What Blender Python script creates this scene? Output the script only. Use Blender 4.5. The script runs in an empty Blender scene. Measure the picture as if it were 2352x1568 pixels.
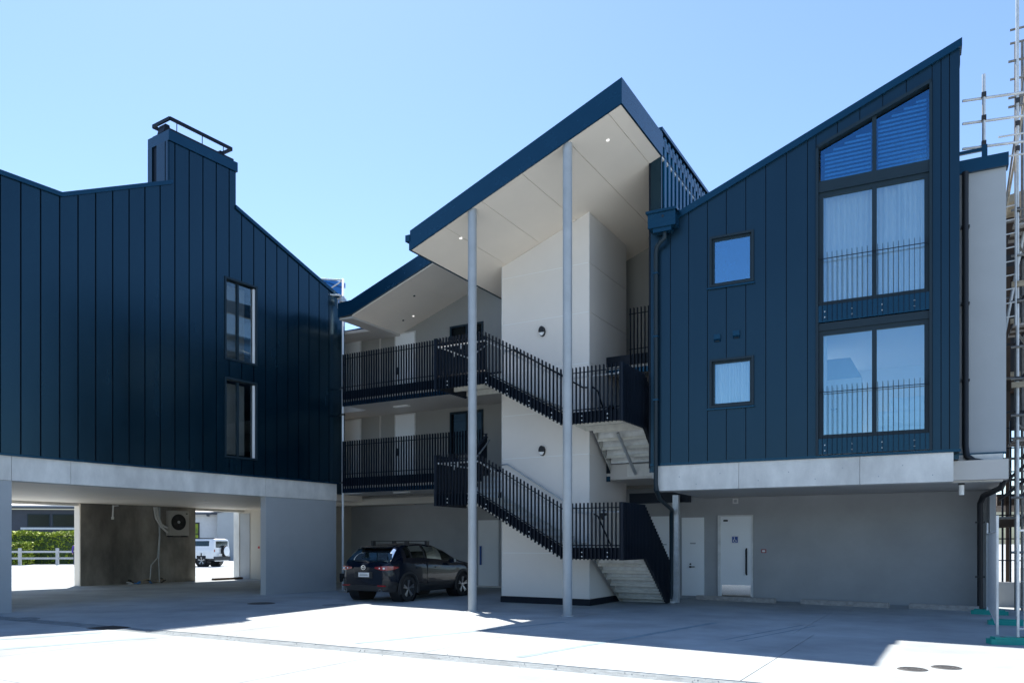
import bpy, math, random
from mathutils import Vector, Matrix
random.seed(7)
R_ = math.radians
scene = bpy.context.scene
COL = scene.collection

# ------------------------------------------------------------------ camera
cam_d = bpy.data.cameras.new("camera"); cam = bpy.data.objects.new("camera", cam_d); COL.objects.link(cam)
cam.location = (0, 0, 1.6); cam.rotation_euler = (R_(90), 0, 0)
cam_d.sensor_width = 36; cam_d.lens = 1780 / 2352 * 36
cam_d.shift_y = (1247 - 784) / 2352
cam_d.clip_end = 6000
scene.camera = cam

# ------------------------------------------------------------------ sky, sun, exposure
SUN = Vector((-.215, .542, 1.0)).normalized()          # towards the sun, behind the buildings
elev = math.asin(SUN.z)
world = bpy.data.worlds.new("World"); scene.world = world; world.use_nodes = True
wn = world.node_tree.nodes; wl = world.node_tree.links
bg = wn['Background']
sky = wn.new('ShaderNodeTexSky'); sky.sky_type = 'NISHITA'; sky.sun_disc = False
sky.sun_elevation = elev; sky.sun_rotation = math.atan2(SUN.x, SUN.y)
sky.altitude = 300; sky.air_density = 1.0; sky.dust_density = 0.3; sky.ozone_density = 4.5
wl.new(sky.outputs[0], bg.inputs[0]); bg.inputs[1].default_value = 0.08
sun_d = bpy.data.lights.new("sun", 'SUN'); sun_d.energy = 3.8; sun_d.angle = R_(0.5); sun_d.color = (1, .93, .845)
sun = bpy.data.objects.new("sun", sun_d); COL.objects.link(sun)
sun.rotation_euler = (-SUN).to_track_quat('-Z', 'Y').to_euler()
vs = scene.view_settings
vs.view_transform = 'Standard'; vs.look = 'None'; vs.exposure = 1.62; vs.gamma = 1.0; vs.use_curve_mapping = False
scene.render.engine = 'CYCLES'
cy = scene.cycles
cy.use_denoising = True; cy.max_bounces = 10; cy.diffuse_bounces = 7; cy.glossy_bounces = 4
cy.transparent_max_bounces = 12; cy.transmission_bounces = 6; cy.sample_clamp_indirect = 10; cy.caustics_reflective = False; cy.caustics_refractive = False

# ------------------------------------------------------------------ materials
M = {}
def mat(name, col, rough=.6, metal=0., var=.0, scale=2., bump=0., bscale=40., spec=.5, dark=None, stain=0., stretch=None, coat=0., tint=None):
    m = bpy.data.materials.new(name); m.use_nodes = True
    n = m.node_tree.nodes; l = m.node_tree.links
    p = n['Principled BSDF']
    p.inputs['Base Color'].default_value = (*col, 1); p.inputs['Roughness'].default_value = rough
    p.inputs['Metallic'].default_value = metal; p.inputs['Specular IOR Level'].default_value = spec
    if tint: p.inputs['Specular Tint'].default_value = (*tint, 1)
    if coat: p.inputs['Coat Weight'].default_value = coat; p.inputs['Coat Roughness'].default_value = .04
    tc = n.new('ShaderNodeTexCoord'); mp = n.new('ShaderNodeMapping'); l.new(tc.outputs['Object'], mp.inputs[0])
    if stretch: mp.inputs['Scale'].default_value = stretch
    if var:
        nz = n.new('ShaderNodeTexNoise'); nz.inputs['Scale'].default_value = scale; nz.inputs['Detail'].default_value = 7; nz.inputs['Roughness'].default_value = .62
        l.new(mp.outputs[0], nz.inputs['Vector'])
        rp = n.new('ShaderNodeValToRGB'); rp.color_ramp.elements[0].position = .3; rp.color_ramp.elements[1].position = .72
        a = tuple(c * (1 - var) for c in col) if dark is None else dark
        b = tuple(min(1, c * (1 + var * .7)) for c in col)
        rp.color_ramp.elements[0].color = (*a, 1); rp.color_ramp.elements[1].color = (*b, 1)
        l.new(nz.outputs['Fac'], rp.inputs[0]); out = rp.outputs[0]
        if stain:
            n2 = n.new('ShaderNodeTexNoise'); n2.inputs['Scale'].default_value = scale * .28; n2.inputs['Detail'].default_value = 4
            l.new(mp.outputs[0], n2.inputs['Vector'])
            r2 = n.new('ShaderNodeValToRGB'); r2.color_ramp.elements[0].position = .36; r2.color_ramp.elements[1].position = .58
            r2.color_ramp.elements[0].color = (1 - stain,) * 3 + (1,); r2.color_ramp.elements[1].color = (1, 1, 1, 1)
            l.new(n2.outputs['Fac'], r2.inputs[0])
            mx = n.new('ShaderNodeMix'); mx.data_type = 'RGBA'; mx.blend_type = 'MULTIPLY'; mx.inputs[0].default_value = 1
            l.new(out, mx.inputs[6]); l.new(r2.outputs[0], mx.inputs[7]); out = mx.outputs[2]
        l.new(out, p.inputs['Base Color'])
        rr = n.new('ShaderNodeMapRange'); rr.inputs[3].default_value = max(.02, rough - .08); rr.inputs[4].default_value = min(1, rough + .1)
        l.new(nz.outputs['Fac'], rr.inputs[0]); l.new(rr.outputs[0], p.inputs['Roughness'])
    if bump:
        nb = n.new('ShaderNodeTexNoise'); nb.inputs['Scale'].default_value = bscale; nb.inputs['Detail'].default_value = 5
        l.new(tc.outputs['Object'], nb.inputs['Vector'])
        bp = n.new('ShaderNodeBump'); bp.inputs['Strength'].default_value = bump; bp.inputs['Distance'].default_value = .02
        l.new(nb.outputs['Fac'], bp.inputs['Height']); l.new(bp.outputs[0], p.inputs['Normal'])
    M[name] = m; return m
def emis(name, col, s):
    m = mat(name, (.8, .8, .8)); p = m.node_tree.nodes['Principled BSDF']
    p.inputs['Emission Color'].default_value = (*col, 1); p.inputs['Emission Strength'].default_value = s
def glass(name, tint, refl, boost, ior=1.5):
    m = bpy.data.materials.new(name); m.use_nodes = True
    n = m.node_tree.nodes; l = m.node_tree.links; n.clear()
    o = n.new('ShaderNodeOutputMaterial'); mx = n.new('ShaderNodeMixShader')
    t = n.new('ShaderNodeBsdfTransparent'); t.inputs[0].default_value = (*tint, 1)
    g = n.new('ShaderNodeBsdfGlossy'); g.inputs[0].default_value = (*refl, 1); g.inputs['Roughness'].default_value = .01
    f = n.new('ShaderNodeFresnel'); f.inputs[0].default_value = ior
    mr = n.new('ShaderNodeMapRange'); mr.inputs[3].default_value = boost; mr.inputs[4].default_value = 1.0
    l.new(f.outputs[0], mr.inputs[0]); l.new(mr.outputs[0], mx.inputs[0])
    l.new(t.outputs[0], mx.inputs[1]); l.new(g.outputs[0], mx.inputs[2]); l.new(mx.outputs[0], o.inputs[0])
    M[name] = m

mat('clad', (.0014, .0115, .021), .24, 0, .25, 1.3, .08, 2.2, spec=.8, stretch=(1, 1, .25), tint=(.42, .76, 1))
mat('clad_smooth', (.005, .0175, .032), .3, 0, .2, 1.1, .06, 2.0, spec=.65, tint=(.42, .76, 1), stretch=(1, 1, .25))
mat('clad_trim', (.0015, .023, .052), .25, 0, .1, 2, spec=.7, tint=(.36, .76, 1))
mat('clad_bright', (.002, .07, .14), .35, 0, .08, 2, spec=.8, tint=(.36, .76, 1))
mat('frame', (.012, .028, .04), .45, 0, .1, 3, spec=.3)
mat('dark_steel', (.004, .009, .018), .5, 0, .2, 5, spec=.25)
mat('concrete', (.76, .74, .69), .8, 0, .2, 2.2, .25, 30, stain=.16, stretch=(1, 1, .5))
mat('concrete_old', (.42, .39, .34), .85, 0, .4, 1.6, .35, 22, stain=.6, stretch=(1, 1, .45))
mat('yard', (.345, .385, .40), .82, 0, .24, .8, .25, 50, stain=.24)
mat('ground', (.36, .40, .42), .85, 0, .15, .4, .1, 40, stain=.12)
mat('channel', (.21, .245, .265), .95, 0, .3, 9, .8, 60, stain=.2)
mat('gravel', (.3, .29, .27), .95, 0, .4, 30)
mat('grey_paint', (.38, .40, .41), .55, 0, .06, 1.2, .05, 80)
mat('grey_wall', (.37, .38, .385), .6, 0, .1, 1.1, .08, 60, stain=.08)
mat('panel', (.75, .71, .66), .5, 0, .04, .8, .02, 60)
mat('panel_gap', (.82, .82, .8), .5)
mat('soffit', (.88, .79, .68), .6, 0, .04, .7)
mat('soffit_grey', (.55, .52, .48), .6, 0, .06, .8)
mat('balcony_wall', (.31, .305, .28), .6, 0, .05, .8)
mat('beige_wall', (.55, .51, .44), .7, 0, .06, 1)
mat('column_paint', (.4, .42, .43), .4, .1, .1, 3, stain=.1)
mat('galv', (.52, .55, .57), .42, .55, .18, 8)
mat('galv_light', (.66, .68, .68), .5, .25, .2, 6, stain=.12)
mat('stair_pan', (.58, .57, .52), .5, .15, .16, 7, stain=.12)
mat('door_white', (.84, .86, .86), .4, 0, .03, 1)
mat('white', (.8, .8, .8), .5)
mat('white_paint', (.7, .7, .68), .5, 0, .15, 4)
mat('pole_white', (.8, .83, .85), .4, .1, .06, 3)
mat('ac_grey', (.44, .43, .4), .5, 0, .08, 3)
mat('black', (.012, .013, .015), .5)
mat('rubber', (.018, .018, .019), .8, 0, .2, 20)
mat('iron', (.035, .037, .041), .65, 0, .35, 20)
mat('scaffold_steel', (.22, .215, .2), .55, .35, .35, 7)
mat('timber', (.42, .39, .36), .85, 0, .3, 3, .3, 30, stretch=(.3, 4, 4))
mat('timber_pale', (.42, .35, .25), .85, 0, .3, 3, .3, 30, stretch=(.3, 4, 4))
mat('rust_timber', (.07, .045, .03), .85, 0, .35, 2)
mat('red', (.5, .02, .02), .4); mat('red_dark', (.28, .01, .015), .5)
mat('sign_blue', (.01, .07, .3), .4)
mat('green_plastic', (.0, .3, .25), .45, 0, .15, 6)
mat('yellow', (.6, .35, .03), .6, 0, .4, 12)
mat('blue_panel', (.015, .2, .55), .4, 0, .1, 3)
mat('car_paint', (.002, .0055, .014), .25, 0, .0, coat=.4, spec=.25)
mat('suv_paint', (.78, .79, .8), .25, 0, coat=.8)
mat('silver_paint', (.5, .52, .54), .3, .5, coat=.6)
mat('tail_red', (.26, .006, .008), .15, coat=1)
mat('chrome', (.75, .76, .78), .15, 1)
mat('rim', (.33, .34, .36), .3, .9)
mat('plate', (.75, .74, .72), .45)
mat('plate_ink', (.12, .12, .13), .6)
mat('leaf', (.36, .42, .02), .6, 0, .3, 1.6, dark=(.07, .13, .01))
mat('leaf_dark', (.05, .085, .02), .7, 0, .5, 4)
mat('roof_pale', (.55, .54, .53), .6, .2, .08, 2)
mat('house_dark', (.045, .055, .075), .6, 0, .2, 2)
mat('house_white', (.62, .62, .62), .7, 0, .08, 3)
mat('house_brown', (.05, .033, .026), .8, 0, .3, 2)
mat('hill', (.07, .085, .06), .9, 0, .5, .01)
mat('grass', (.09, .13, .03), .9, 0, .4, 2)
mat('skin', (.5, .3, .22), .6); mat('purple', (.09, .05, .3), .8); mat('trousers', (.02, .025, .07), .8); mat('hair', (.03, .02, .015), .7)
mat('room_wall', (.88, .88, .87), .7); mat('room_floor', (.35, .3, .25), .6)
mat('curtain', (.9, .9, .9), .8); mat('bedding', (.85, .85, .86), .8)
_m = M['curtain'].node_tree; _p = _m.nodes['Principled BSDF']; _t = _m.nodes.new('ShaderNodeBsdfTranslucent'); _t.inputs[0].default_value = (.85, .86, .86, 1)
_x = _m.nodes.new('ShaderNodeMixShader'); _x.inputs[0].default_value = .22; _m.links.new(_p.outputs[0], _x.inputs[1]); _m.links.new(_t.outputs[0], _x.inputs[2]); _m.links.new(_x.outputs[0], _m.nodes['Material Output'].inputs[0])
mat('bulkhead', (.12, .2, .3), .6)
emis('lamp_lit', (1, .97, .92), .3)
mat('lamp_white', (.85, .85, .83), .35)
glass('glass_blue', (.92, .99, 1.0), (.55, .82, 1.0), .18)
glass('glass_deep', (.55, .8, .92), (.42, .74, 1.0), .3)
glass('glass_tri', (.55, .82, 1.0), (.3, .65, 1.0), .12)
glass('glass_dark', (.78, .82, .84), (.6, .68, .7), .04)
glass('glass_car', (.06, .09, .09), (.5, .6, .62), .03)
glass('glass_rear', (.05, .06, .06), (1.0, 1.0, .92), .5)
glass('glass_shade', (.1, .12, .13), (.3, .34, .36), .03)

# ------------------------------------------------------------------ mesh helpers
class MB:
    def __init__(s): s.v = []; s.f = []
    def add(s, vs, fs):
        b = len(s.v); s.v += [tuple(v) for v in vs]; s.f += [tuple(b + i for i in f) for f in fs]; return s
    def hexa(s, p):      # 4 bottom ccw, 4 top ccw
        return s.add(p, [(3, 2, 1, 0), (4, 5, 6, 7), (0, 1, 5, 4), (1, 2, 6, 5), (2, 3, 7, 6), (3, 0, 4, 7)])
    def box(s, x0, x1, y0, y1, z0, z1):
        return s.hexa([(x0, y0, z0), (x1, y0, z0), (x1, y1, z0), (x0, y1, z0), (x0, y0, z1), (x1, y0, z1), (x1, y1, z1), (x0, y1, z1)])
    def wedge(s, x0, x1, y0, y1, b0, b1, t0, t1):     # box with bottom b0..b1 and top t0..t1 varying along x
        return s.hexa([(x0, y0, b0), (x1, y0, b1), (x1, y1, b1), (x0, y1, b0), (x0, y0, t0), (x1, y0, t1), (x1, y1, t1), (x0, y1, t0)])
    def wedge_y(s, x0, x1, y0, y1, b0, b1, t0, t1):
        return s.hexa([(x0, y0, b0), (x1, y0, b0), (x1, y1, b1), (x0, y1, b1), (x0, y0, t0), (x1, y0, t0), (x1, y1, t1), (x0, y1, t1)])
    def prism_xz(s, poly, y0, y1):
        n = len(poly)
        vs = [(x, y0, z) for x, z in poly] + [(x, y1, z) for x, z in poly]
        return s.add(vs, [tuple(range(n)), tuple(range(2 * n - 1, n - 1, -1))] + [(i, n + i, n + (i + 1) % n, (i + 1) % n) for i in range(n)])
    def prism_xy(s, poly, z0, z1):
        n = len(poly)
        vs = [(x, y, z0) for x, y in poly] + [(x, y, z1) for x, y in poly]
        return s.add(vs, [tuple(range(n - 1, -1, -1)), tuple(range(n, 2 * n))] + [(i, (i + 1) % n, n + (i + 1) % n, n + i) for i in range(n)])
    def path(s, pts, r, n=8, cap=True):
        pts = [Vector(p) for p in pts]; rings = []
        for i, p in enumerate(pts):
            if i == 0: d = pts[1] - p
            elif i == len(pts) - 1: d = p - pts[i - 1]
            else: d = (pts[i + 1] - p).normalized() + (p - pts[i - 1]).normalized()
            d.normalize()
            a = Vector((0, 0, 1)) if abs(d.z) < .9 else Vector((1, 0, 0))
            u = d.cross(a).normalized(); w = d.cross(u)
            k = 1.
            if 0 < i < len(pts) - 1: k = min(1.5, 1 / max(.4, d.dot((p - pts[i - 1]).normalized())))
            rings.append([p + (u * math.cos(2 * math.pi * j / n) + w * math.sin(2 * math.pi * j / n)) * r * k for j in range(n)])
        b = len(s.v)
        for rg in rings: s.v += [tuple(q) for q in rg]
        for i in range(len(pts) - 1):
            # align consecutive rings (frames share the same reference unless the axis flips)
            off = min(range(n), key=lambda o: sum((rings[i][j] - rings[i + 1][(j + o) % n]).length for j in range(n)))
            for j in range(n):
                a0 = b + i * n + j; a1 = b + i * n + (j + 1) % n
                c0 = b + (i + 1) * n + (j + off) % n; c1 = b + (i + 1) * n + (j + 1 + off) % n
                s.f.append((a0, a1, c1, c0))
        if cap:
            s.f.append(tuple(b + j for j in range(n - 1, -1, -1))); e = b + (len(pts) - 1) * n
            s.f.append(tuple(e + j for j in range(n)))
        return s
    def bar(s, p0, p1, w, h, up=(0, 0, 1)):
        p0 = Vector(p0); p1 = Vector(p1); d = (p1 - p0).normalized(); u = d.cross(Vector(up)).normalized(); v = u.cross(d)
        q = []
        for p in (p0, p1):
            q += [p - u * w / 2 - v * h / 2, p + u * w / 2 - v * h / 2, p + u * w / 2 + v * h / 2, p - u * w / 2 + v * h / 2]
        return s.add(q, [(0, 1, 2, 3), (7, 6, 5, 4), (0, 4, 5, 1), (1, 5, 6, 2), (2, 6, 7, 3), (3, 7, 4, 0)])
    def lathe(s, prof, n=24, axis='y', c=(0, 0, 0)):   # prof: (radius, along)
        b = len(s.v); m = len(prof)
        for j in range(n):
            a = 2 * math.pi * j / n
            for r, t in prof:
                x, z = r * math.cos(a), r * math.sin(a)
                p = (x, t, z) if axis == 'y' else ((x, z, t) if axis == 'z' else (t, x, z))
                s.v.append((p[0] + c[0], p[1] + c[1], p[2] + c[2]))
        for j in range(n):
            for i in range(m - 1):
                s.f.append((b + j * m + i, b + j * m + i + 1, b + ((j + 1) % n) * m + i + 1, b + ((j + 1) % n) * m + i))
        return s
    def mesh(s, name, smooth=False):
        me = bpy.data.meshes.new(name); me.from_pydata(s.v, [], s.f)
        import bmesh
        bm = bmesh.new(); bm.from_mesh(me); bmesh.ops.recalc_face_normals(bm, faces=bm.faces); bm.to_mesh(me); bm.free()
        if smooth:
            for p in me.polygons: p.use_smooth = True
        me.update(); return me
def link(name, me, m, parent=None, loc=(0, 0, 0), rz=0, rot=None):
    o = bpy.data.objects.new(name, me); COL.objects.link(o)
    if m and not me.materials: me.materials.append(M[m])
    o.location = loc; o.rotation_euler = rot if rot else (0, 0, rz)
    if parent: o.parent = parent
    return o
def part(name, mb, m, parent=None, loc=(0, 0, 0), rz=0, smooth=False, rot=None):
    return link(name, mb.mesh(name, smooth), m, parent, loc, rz, rot)
def autosmooth(o, ang=35):
    me = o.data
    for p in me.polygons: p.use_smooth = True
    try: me.set_sharp_from_angle(angle=R_(ang))
    except Exception: pass
    return o
def tag(o, label, cat, group=None):
    o['label'] = label; o['category'] = cat
    if group: o['group'] = group
    return o
def thing(name, label, cat, loc=(0, 0, 0), rz=0, group=None):
    o = bpy.data.objects.new(name, None); COL.objects.link(o); o.empty_display_size = .2
    o.location = loc; o.rotation_euler = (0, 0, rz); return tag(o, label, cat, group)
def struct(o): o['kind'] = 'structure'; return o
def copy_tree(o, parent=None):
    c = o.copy(); COL.objects.link(c); c.parent = parent
    for ch in list(o.children): copy_tree(ch, c)
    return c

# ------------------------------------------------------------------ frames of the three blocks
class Frame:
    def __init__(s, o, ang):
        s.o = o; s.ang = R_(ang); s.cx = (math.cos(s.ang), math.sin(s.ang)); s.cy = (-math.sin(s.ang), math.cos(s.ang))
    def w(s, x, y, z=0): return (s.o[0] + x * s.cx[0] + y * s.cy[0], s.o[1] + x * s.cx[1] + y * s.cy[1], z)
FL = Frame((-5.95, 26.42), 56.7); FC = Frame((-.936, 18.3), -30.0); FR = Frame((3.5, 18.5), -27.6)
def fthing(name, label, cat, F, x=0, y=0, z=0, rz=0, group=None):
    return thing(name, label, cat, F.w(x, y, z), F.ang + rz, group)
def fone(o, F, x=0, y=0, z=0, rz=0):
    o.location = F.w(x, y, z); o.rotation_euler = (0, 0, F.ang + rz); return o

# piecewise linear profile
def prof(pts):
    def f(x):
        if x <= pts[0][0]: return pts[0][1]
        for (a, za), (b, zb) in zip(pts, pts[1:]):
            if a <= x <= b: return za + (zb - za) * (x - a) / (b - a) if b > a else za
        return pts[-1][1]
    return f
def strip_columns(mb, a, b, y0, y1, zb, top, brk, holes):
    """fill x in a..b from zb to top(x), leaving the holes (x0,x1,zlo(x),zhi(x)) open"""
    xs = sorted({a, b, *[v for v in brk if a < v < b], *[v for h in holes for v in h[:2] if a < v < b]})
    for p, q in zip(xs, xs[1:]):
        if q - p < 1e-4: continue
        e = 1e-5; mid = (p + q) / 2
        lo0 = lo1 = zb
        for h in sorted([h for h in holes if h[0] <= mid <= h[1]], key=lambda h: h[2](mid)):
            if h[2](mid) - lo0 > .003: mb.wedge(p, q, y0, y1, lo0, lo1, h[2](p + e), h[2](q - e))
            lo0, lo1 = h[3](p + e), h[3](q - e)
        t0, t1 = top(p + e), top(q - e)
        if t0 - lo0 > .005 or t1 - lo1 > .005: mb.wedge(p, q, y0, y1, lo0, lo1, t0, t1)
def const(v): return lambda x: v
def cladding(parent, seams, gap, y0, y1, zb, top, brk, holes, mname='clad'):
    for a, b in zip(seams, seams[1:]):
        mb = MB(); strip_columns(mb, a + gap / 2, b - gap / 2, y0, y1, zb, top, brk, holes)
        nb = len(mb.v) // 8; bx = [mb.v[8 * i:8 * i + 8] for i in range(nb)]; gid = list(range(nb))
        for i in range(nb):
            for j in range(i):
                zi = (min(v[2] for v in bx[i]), max(v[2] for v in bx[i])); zj = (min(v[2] for v in bx[j]), max(v[2] for v in bx[j]))
                if (abs(bx[i][0][0] - bx[j][1][0]) < 1e-3 or abs(bx[i][1][0] - bx[j][0][0]) < 1e-3) and min(zi[1], zj[1]) - max(zi[0], zj[0]) > .02:
                    old, new = gid[i], gid[j]; gid = [new if g == old else g for g in gid]
        for k in sorted(set(gid)):
            pb = MB()
            for i in range(nb):
                if gid[i] == k: pb.hexa(bx[i])
            part('cladding_panel', pb, mname, parent)
def frame_rect(mb, x0, x1, z0, z1, w, y0, y1):
    mb.box(x0, x1, y0, y1, z0, z0 + w); mb.box(x0, x1, y0, y1, z1 - w, z1)
    mb.box(x0, x0 + w, y0, y1, z0 + w, z1 - w); mb.box(x1 - w, x1, y0, y1, z0 + w, z1 - w)

# ================================================================== ground
g = MB(); g.add([(-900, -700, -.03), (900, -700, -.03), (900, 1500, -.03), (-900, 1500, -.03)], [(0, 1, 2, 3)])
struct(part('ground', g, 'ground'))
yard = bpy.data.objects.new('concrete_yard', None); COL.objects.link(yard); struct(yard)
yard.location = FC.w(0, 0, 0); yard.rotation_euler = (0, 0, FC.ang)
ys = [-21, -15.4, -10.6, -6.68, None, -6.3, -1.0, 4.2, 9.1, 14]
rows = [(-21, -15.4), (-15.4, -10.5), (-10.5, -6.66), (-6.24, -.95), (-.95, 4.4), (4.4, 9.6), (9.6, 14.5), (14.5, 19)]
for k, (a, b) in enumerate(rows):
    xs = [-34 + 4.6 * i + (k % 2) * .35 for i in range(15)]
    for p, q in zip(xs, xs[1:]):
        part('concrete_slab', MB().box(p + .006, q - .006, a + .006, b - .006, -.02, 0.0), 'yard', yard)
mat('yard_mark', (.22, .295, .33), .85, 0, .3, 3, .2, 40)
for x0, y0, x1, y1, wd in ((6.55, -2.6, 7.3, .6, .05), (6.8, -2.6, 7.55, .6, .05), (-5.2, -12.5, -3.4, -7.0, .17), (-3.7, -12.5, -1.9, -7.0, .17), (4.6, -5.9, 5.7, .2, .14), (1.6, -5.9, 3.0, -1.2, .14)):
    d = Vector((x1 - x0, y1 - y0, 0)).normalized(); q = Vector((-d.y, d.x, 0)) * wd / 2; P0 = Vector((x0, y0, .003)); P1 = Vector((x1, y1, .003))
    part('tyre_mark', MB().add([P0 - q, P0 + q, P1 + q, P1 - q], [(0, 1, 2, 3)]), 'yard_mark', yard)
part('drain_channel', MB().box(-34, 30, -6.672, -6.228, -.025, -.008), 'channel', yard)
gr = MB()
for i in range(260):
    x = random.uniform(-14, 12); y = random.gauss(-6.45, .13); r = random.uniform(.004, .012)
    gr.add([(x + r, y, 0), (x - r * .6, y + r, 0), (x - r * .5, y - r, 0), (x, y, r * 1.2)], [(0, 1, 3), (1, 2, 3), (2, 0, 3)])
o = part('gravel', gr, 'gravel', None); fone(o, FC); o['kind'] = 'stuff'; tag(o, 'loose grit lying along the rough drain strip in the sunlit yard', 'grit')
# far hills, a ring all round
hl = MB(); N = 96; ring = []
for j in range(N):
    a = 2 * math.pi * j / N
    hgt = 60 + 30 * math.sin(a * 3 + 1) + 18 * math.sin(a * 7 + .4) + 10 * math.sin(a * 13)
    ring.append([(1400 * math.cos(a), 1400 * math.sin(a), -1), (1750 * math.cos(a), 1750 * math.sin(a), hgt * 1.6), (2200 * math.cos(a), 2200 * math.sin(a), -1)])
hv = [p for r in ring for p in r]
hl.add(hv, [f for j in range(N) for f in ((j * 3, ((j + 1) % N) * 3, ((j + 1) % N) * 3 + 1, j * 3 + 1), (j * 3 + 1, ((j + 1) % N) * 3 + 1, ((j + 1) % N) * 3 + 2, j * 3 + 2))])
struct(part('hills', hl, 'hill', smooth=True))
g2 = MB(); g2.add([(-2300, -2300, -1.2), (2300, -2300, -1.2), (2300, 2300, -1.2), (-2300, 2300, -1.2)], [(0, 1, 2, 3)])
struct(part('terrain', g2, 'grass'))

# ================================================================== left building
LB = fthing('clad_building', 'dark standing seam clad building on concrete beams with open carport below', 'building', FL)
topL = prof([(-20, 10.03), (-9.1, 10.03), (-6.25, 11.44), (-6.249999, 12.62), (-4.100001, 12.62), (-4.1, 11.53), (0, 9.99)])
brkL = [-9.1, -6.25, -4.1]
roofL = [(-20, 10.0), (-9.1, 10.0), (-5.2, 11.93), (0, 9.96)]
wins = [(-4.44, -3.42, 7.04, 9.32), (-4.44, -3.42, 4.17, 6.39)]
holesL = [(a - .06, b + .1, const(c - .06), const(d + .1)) for a, b, c, d in wins]
bk = MB(); strip_columns(bk, -20, 0, .03, .26, 3.66, lambda x: topL(x) - .02, brkL, holesL); part('wall', bk, 'dark_steel', LB)
seamsL = [0] + [-.4 - .437 * k for k in range(45)]; seamsL = sorted(seamsL)
cladding(LB, seamsL, .034, -.012, .03, 3.67, topL, brkL, holesL)
# roof, rear and side walls
rf = MB()
for (a, za), (b, zb) in zip(roofL, roofL[1:]): rf.wedge(a, b, .26, 10.4, za - .25, zb - .25, za, zb)
part('roof', rf, 'clad_trim', LB)
w = MB(); w.box(-.25, -.002, .26, 10.2, 3.66, 9.7); w.box(-20, -19.75, .26, 10.2, 3.66, 9.7); w.box(-19.75, -.25, 10.15, 10.4, 3.4, 9.7); part('side_wall', w, 'clad', LB)
part('corner_return', MB().box(.0, .62, .28, .5, 3.3, 9.85), 'clad', LB)
# coping
cp = MB()
for (a, za), (b, zb) in (((-20, 10.03), (-9.1, 10.03)), ((-9.1, 10.03), (-6.16, 11.48)), ((-4.12, 11.535), (.03, 9.99))):
    cp.wedge(a, b, -.06, .3, za - .035, zb - .035, za + .075, zb + .075)
part('coping', cp, 'clad_trim', LB)
part('base_flashing', MB().box(-20, .01, -.03, .02, 3.615, 3.665), 'clad_trim', LB)
# chimney
ch = part('chimney', MB().box(-6.25, -4.1, .26, .9, 10.6, 12.62), 'dark_steel', LB)
part('band', MB().box(-6.29, -4.06, -.05, .94, 12.6, 12.88), 'clad_trim', ch)
part('cap', MB().box(-6.2, -4.15, .02, .86, 12.88, 12.97), 'dark_steel', ch)
pm = MB()
pm.box(-6.292, -6.25, .0, .09, 11.3, 12.6); pm.box(-6.292, -6.25, .13, .52, 11.3, 12.6); pm.box(-6.292, -6.25, .74, .94, 11.3, 12.6)
part('side_panel', pm, 'clad', ch)
rl = MB()
for a, b in (((-6.2, .04), (-4.2, .04)), ((-6.2, .84), (-4.2, .84)), ((-6.2, .04), (-6.2, .84)), ((-4.2, .04), (-4.2, .84))):
    rl.bar((a[0], a[1], 13.25), (b[0], b[1], 13.25), .05, .09)
part('cowl_rail', rl, 'dark_steel', ch)
cw = MB()
for x, y in ((-5.95, .1), (-5.15, .1), (-4.5, .8), (-5.95, .8), (-4.45, .1)): cw.path([(x, y, 12.95), (x, y, 13.25)], .012, 6)
for x in (-6.1, -4.35): cw.prism_xz([(x - .12, 12.96), (x + .12, 12.96), (x + .06, 13.2), (x - .06, 13.2)], .3, .6)
part('cowl_post', cw, 'dark_steel', ch)
# windows
for a, b, c, d in wins:
    fr = MB(); frame_rect(fr, a - .05, b + .09, c - .05, d + .09, .055, -.035, .2)
    m = (a + b) / 2 - .05; fr.box(m - .03, m + .03, .04, .12, c, d)
    wn_ = part('window', fr, 'frame', LB)
    part('pane', MB().box(a, m - .03, .085, .095, c, d), 'glass_dark', wn_)
    part('pane', MB().box(m + .03, b + .04, .085, .095, c, d), 'glass_dark', wn_)
    part('reveal', MB().box(b - .03, b + .035, .03, .08, c, d), 'white', wn_)
    part('blind_or_tone_sheet', MB().box(a + .02, b - .05, .42, .43, c + .1, d), 'soffit_grey', wn_)  # added sheet, standing in for the pale reflection that greys the pane
    rm = MB(); rm.box(a - .8, b + .8, 2.6, 2.7, c - .3, d + .3); part('room_back', rm, 'room_wall', wn_)
# beam, pillars, soffit
for a, b in ((-20, -10.205), (-10.195, -8.87), (-8.86, -3.0), (-2.99, -.02)):
    part('concrete_beam', MB().box(a, b, .015, .45, 3.05, 3.645), 'concrete', LB)
part('pillar', MB().box(-20, -10.19, .03, .4, 0, 3.045), 'grey_paint', LB)
part('pillar', MB().box(-2.975, -.03, .03, .28, 0, 3.045), 'grey_paint', LB)
part('soffit', MB().box(-20, 8.5, .45, 10.25, 3.1, 3.5), 'soffit', LB)
part('concrete_beam', MB().box(-20, 8.5, 9.95, 10.35, 3.0, 3.4), 'concrete', LB)
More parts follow.
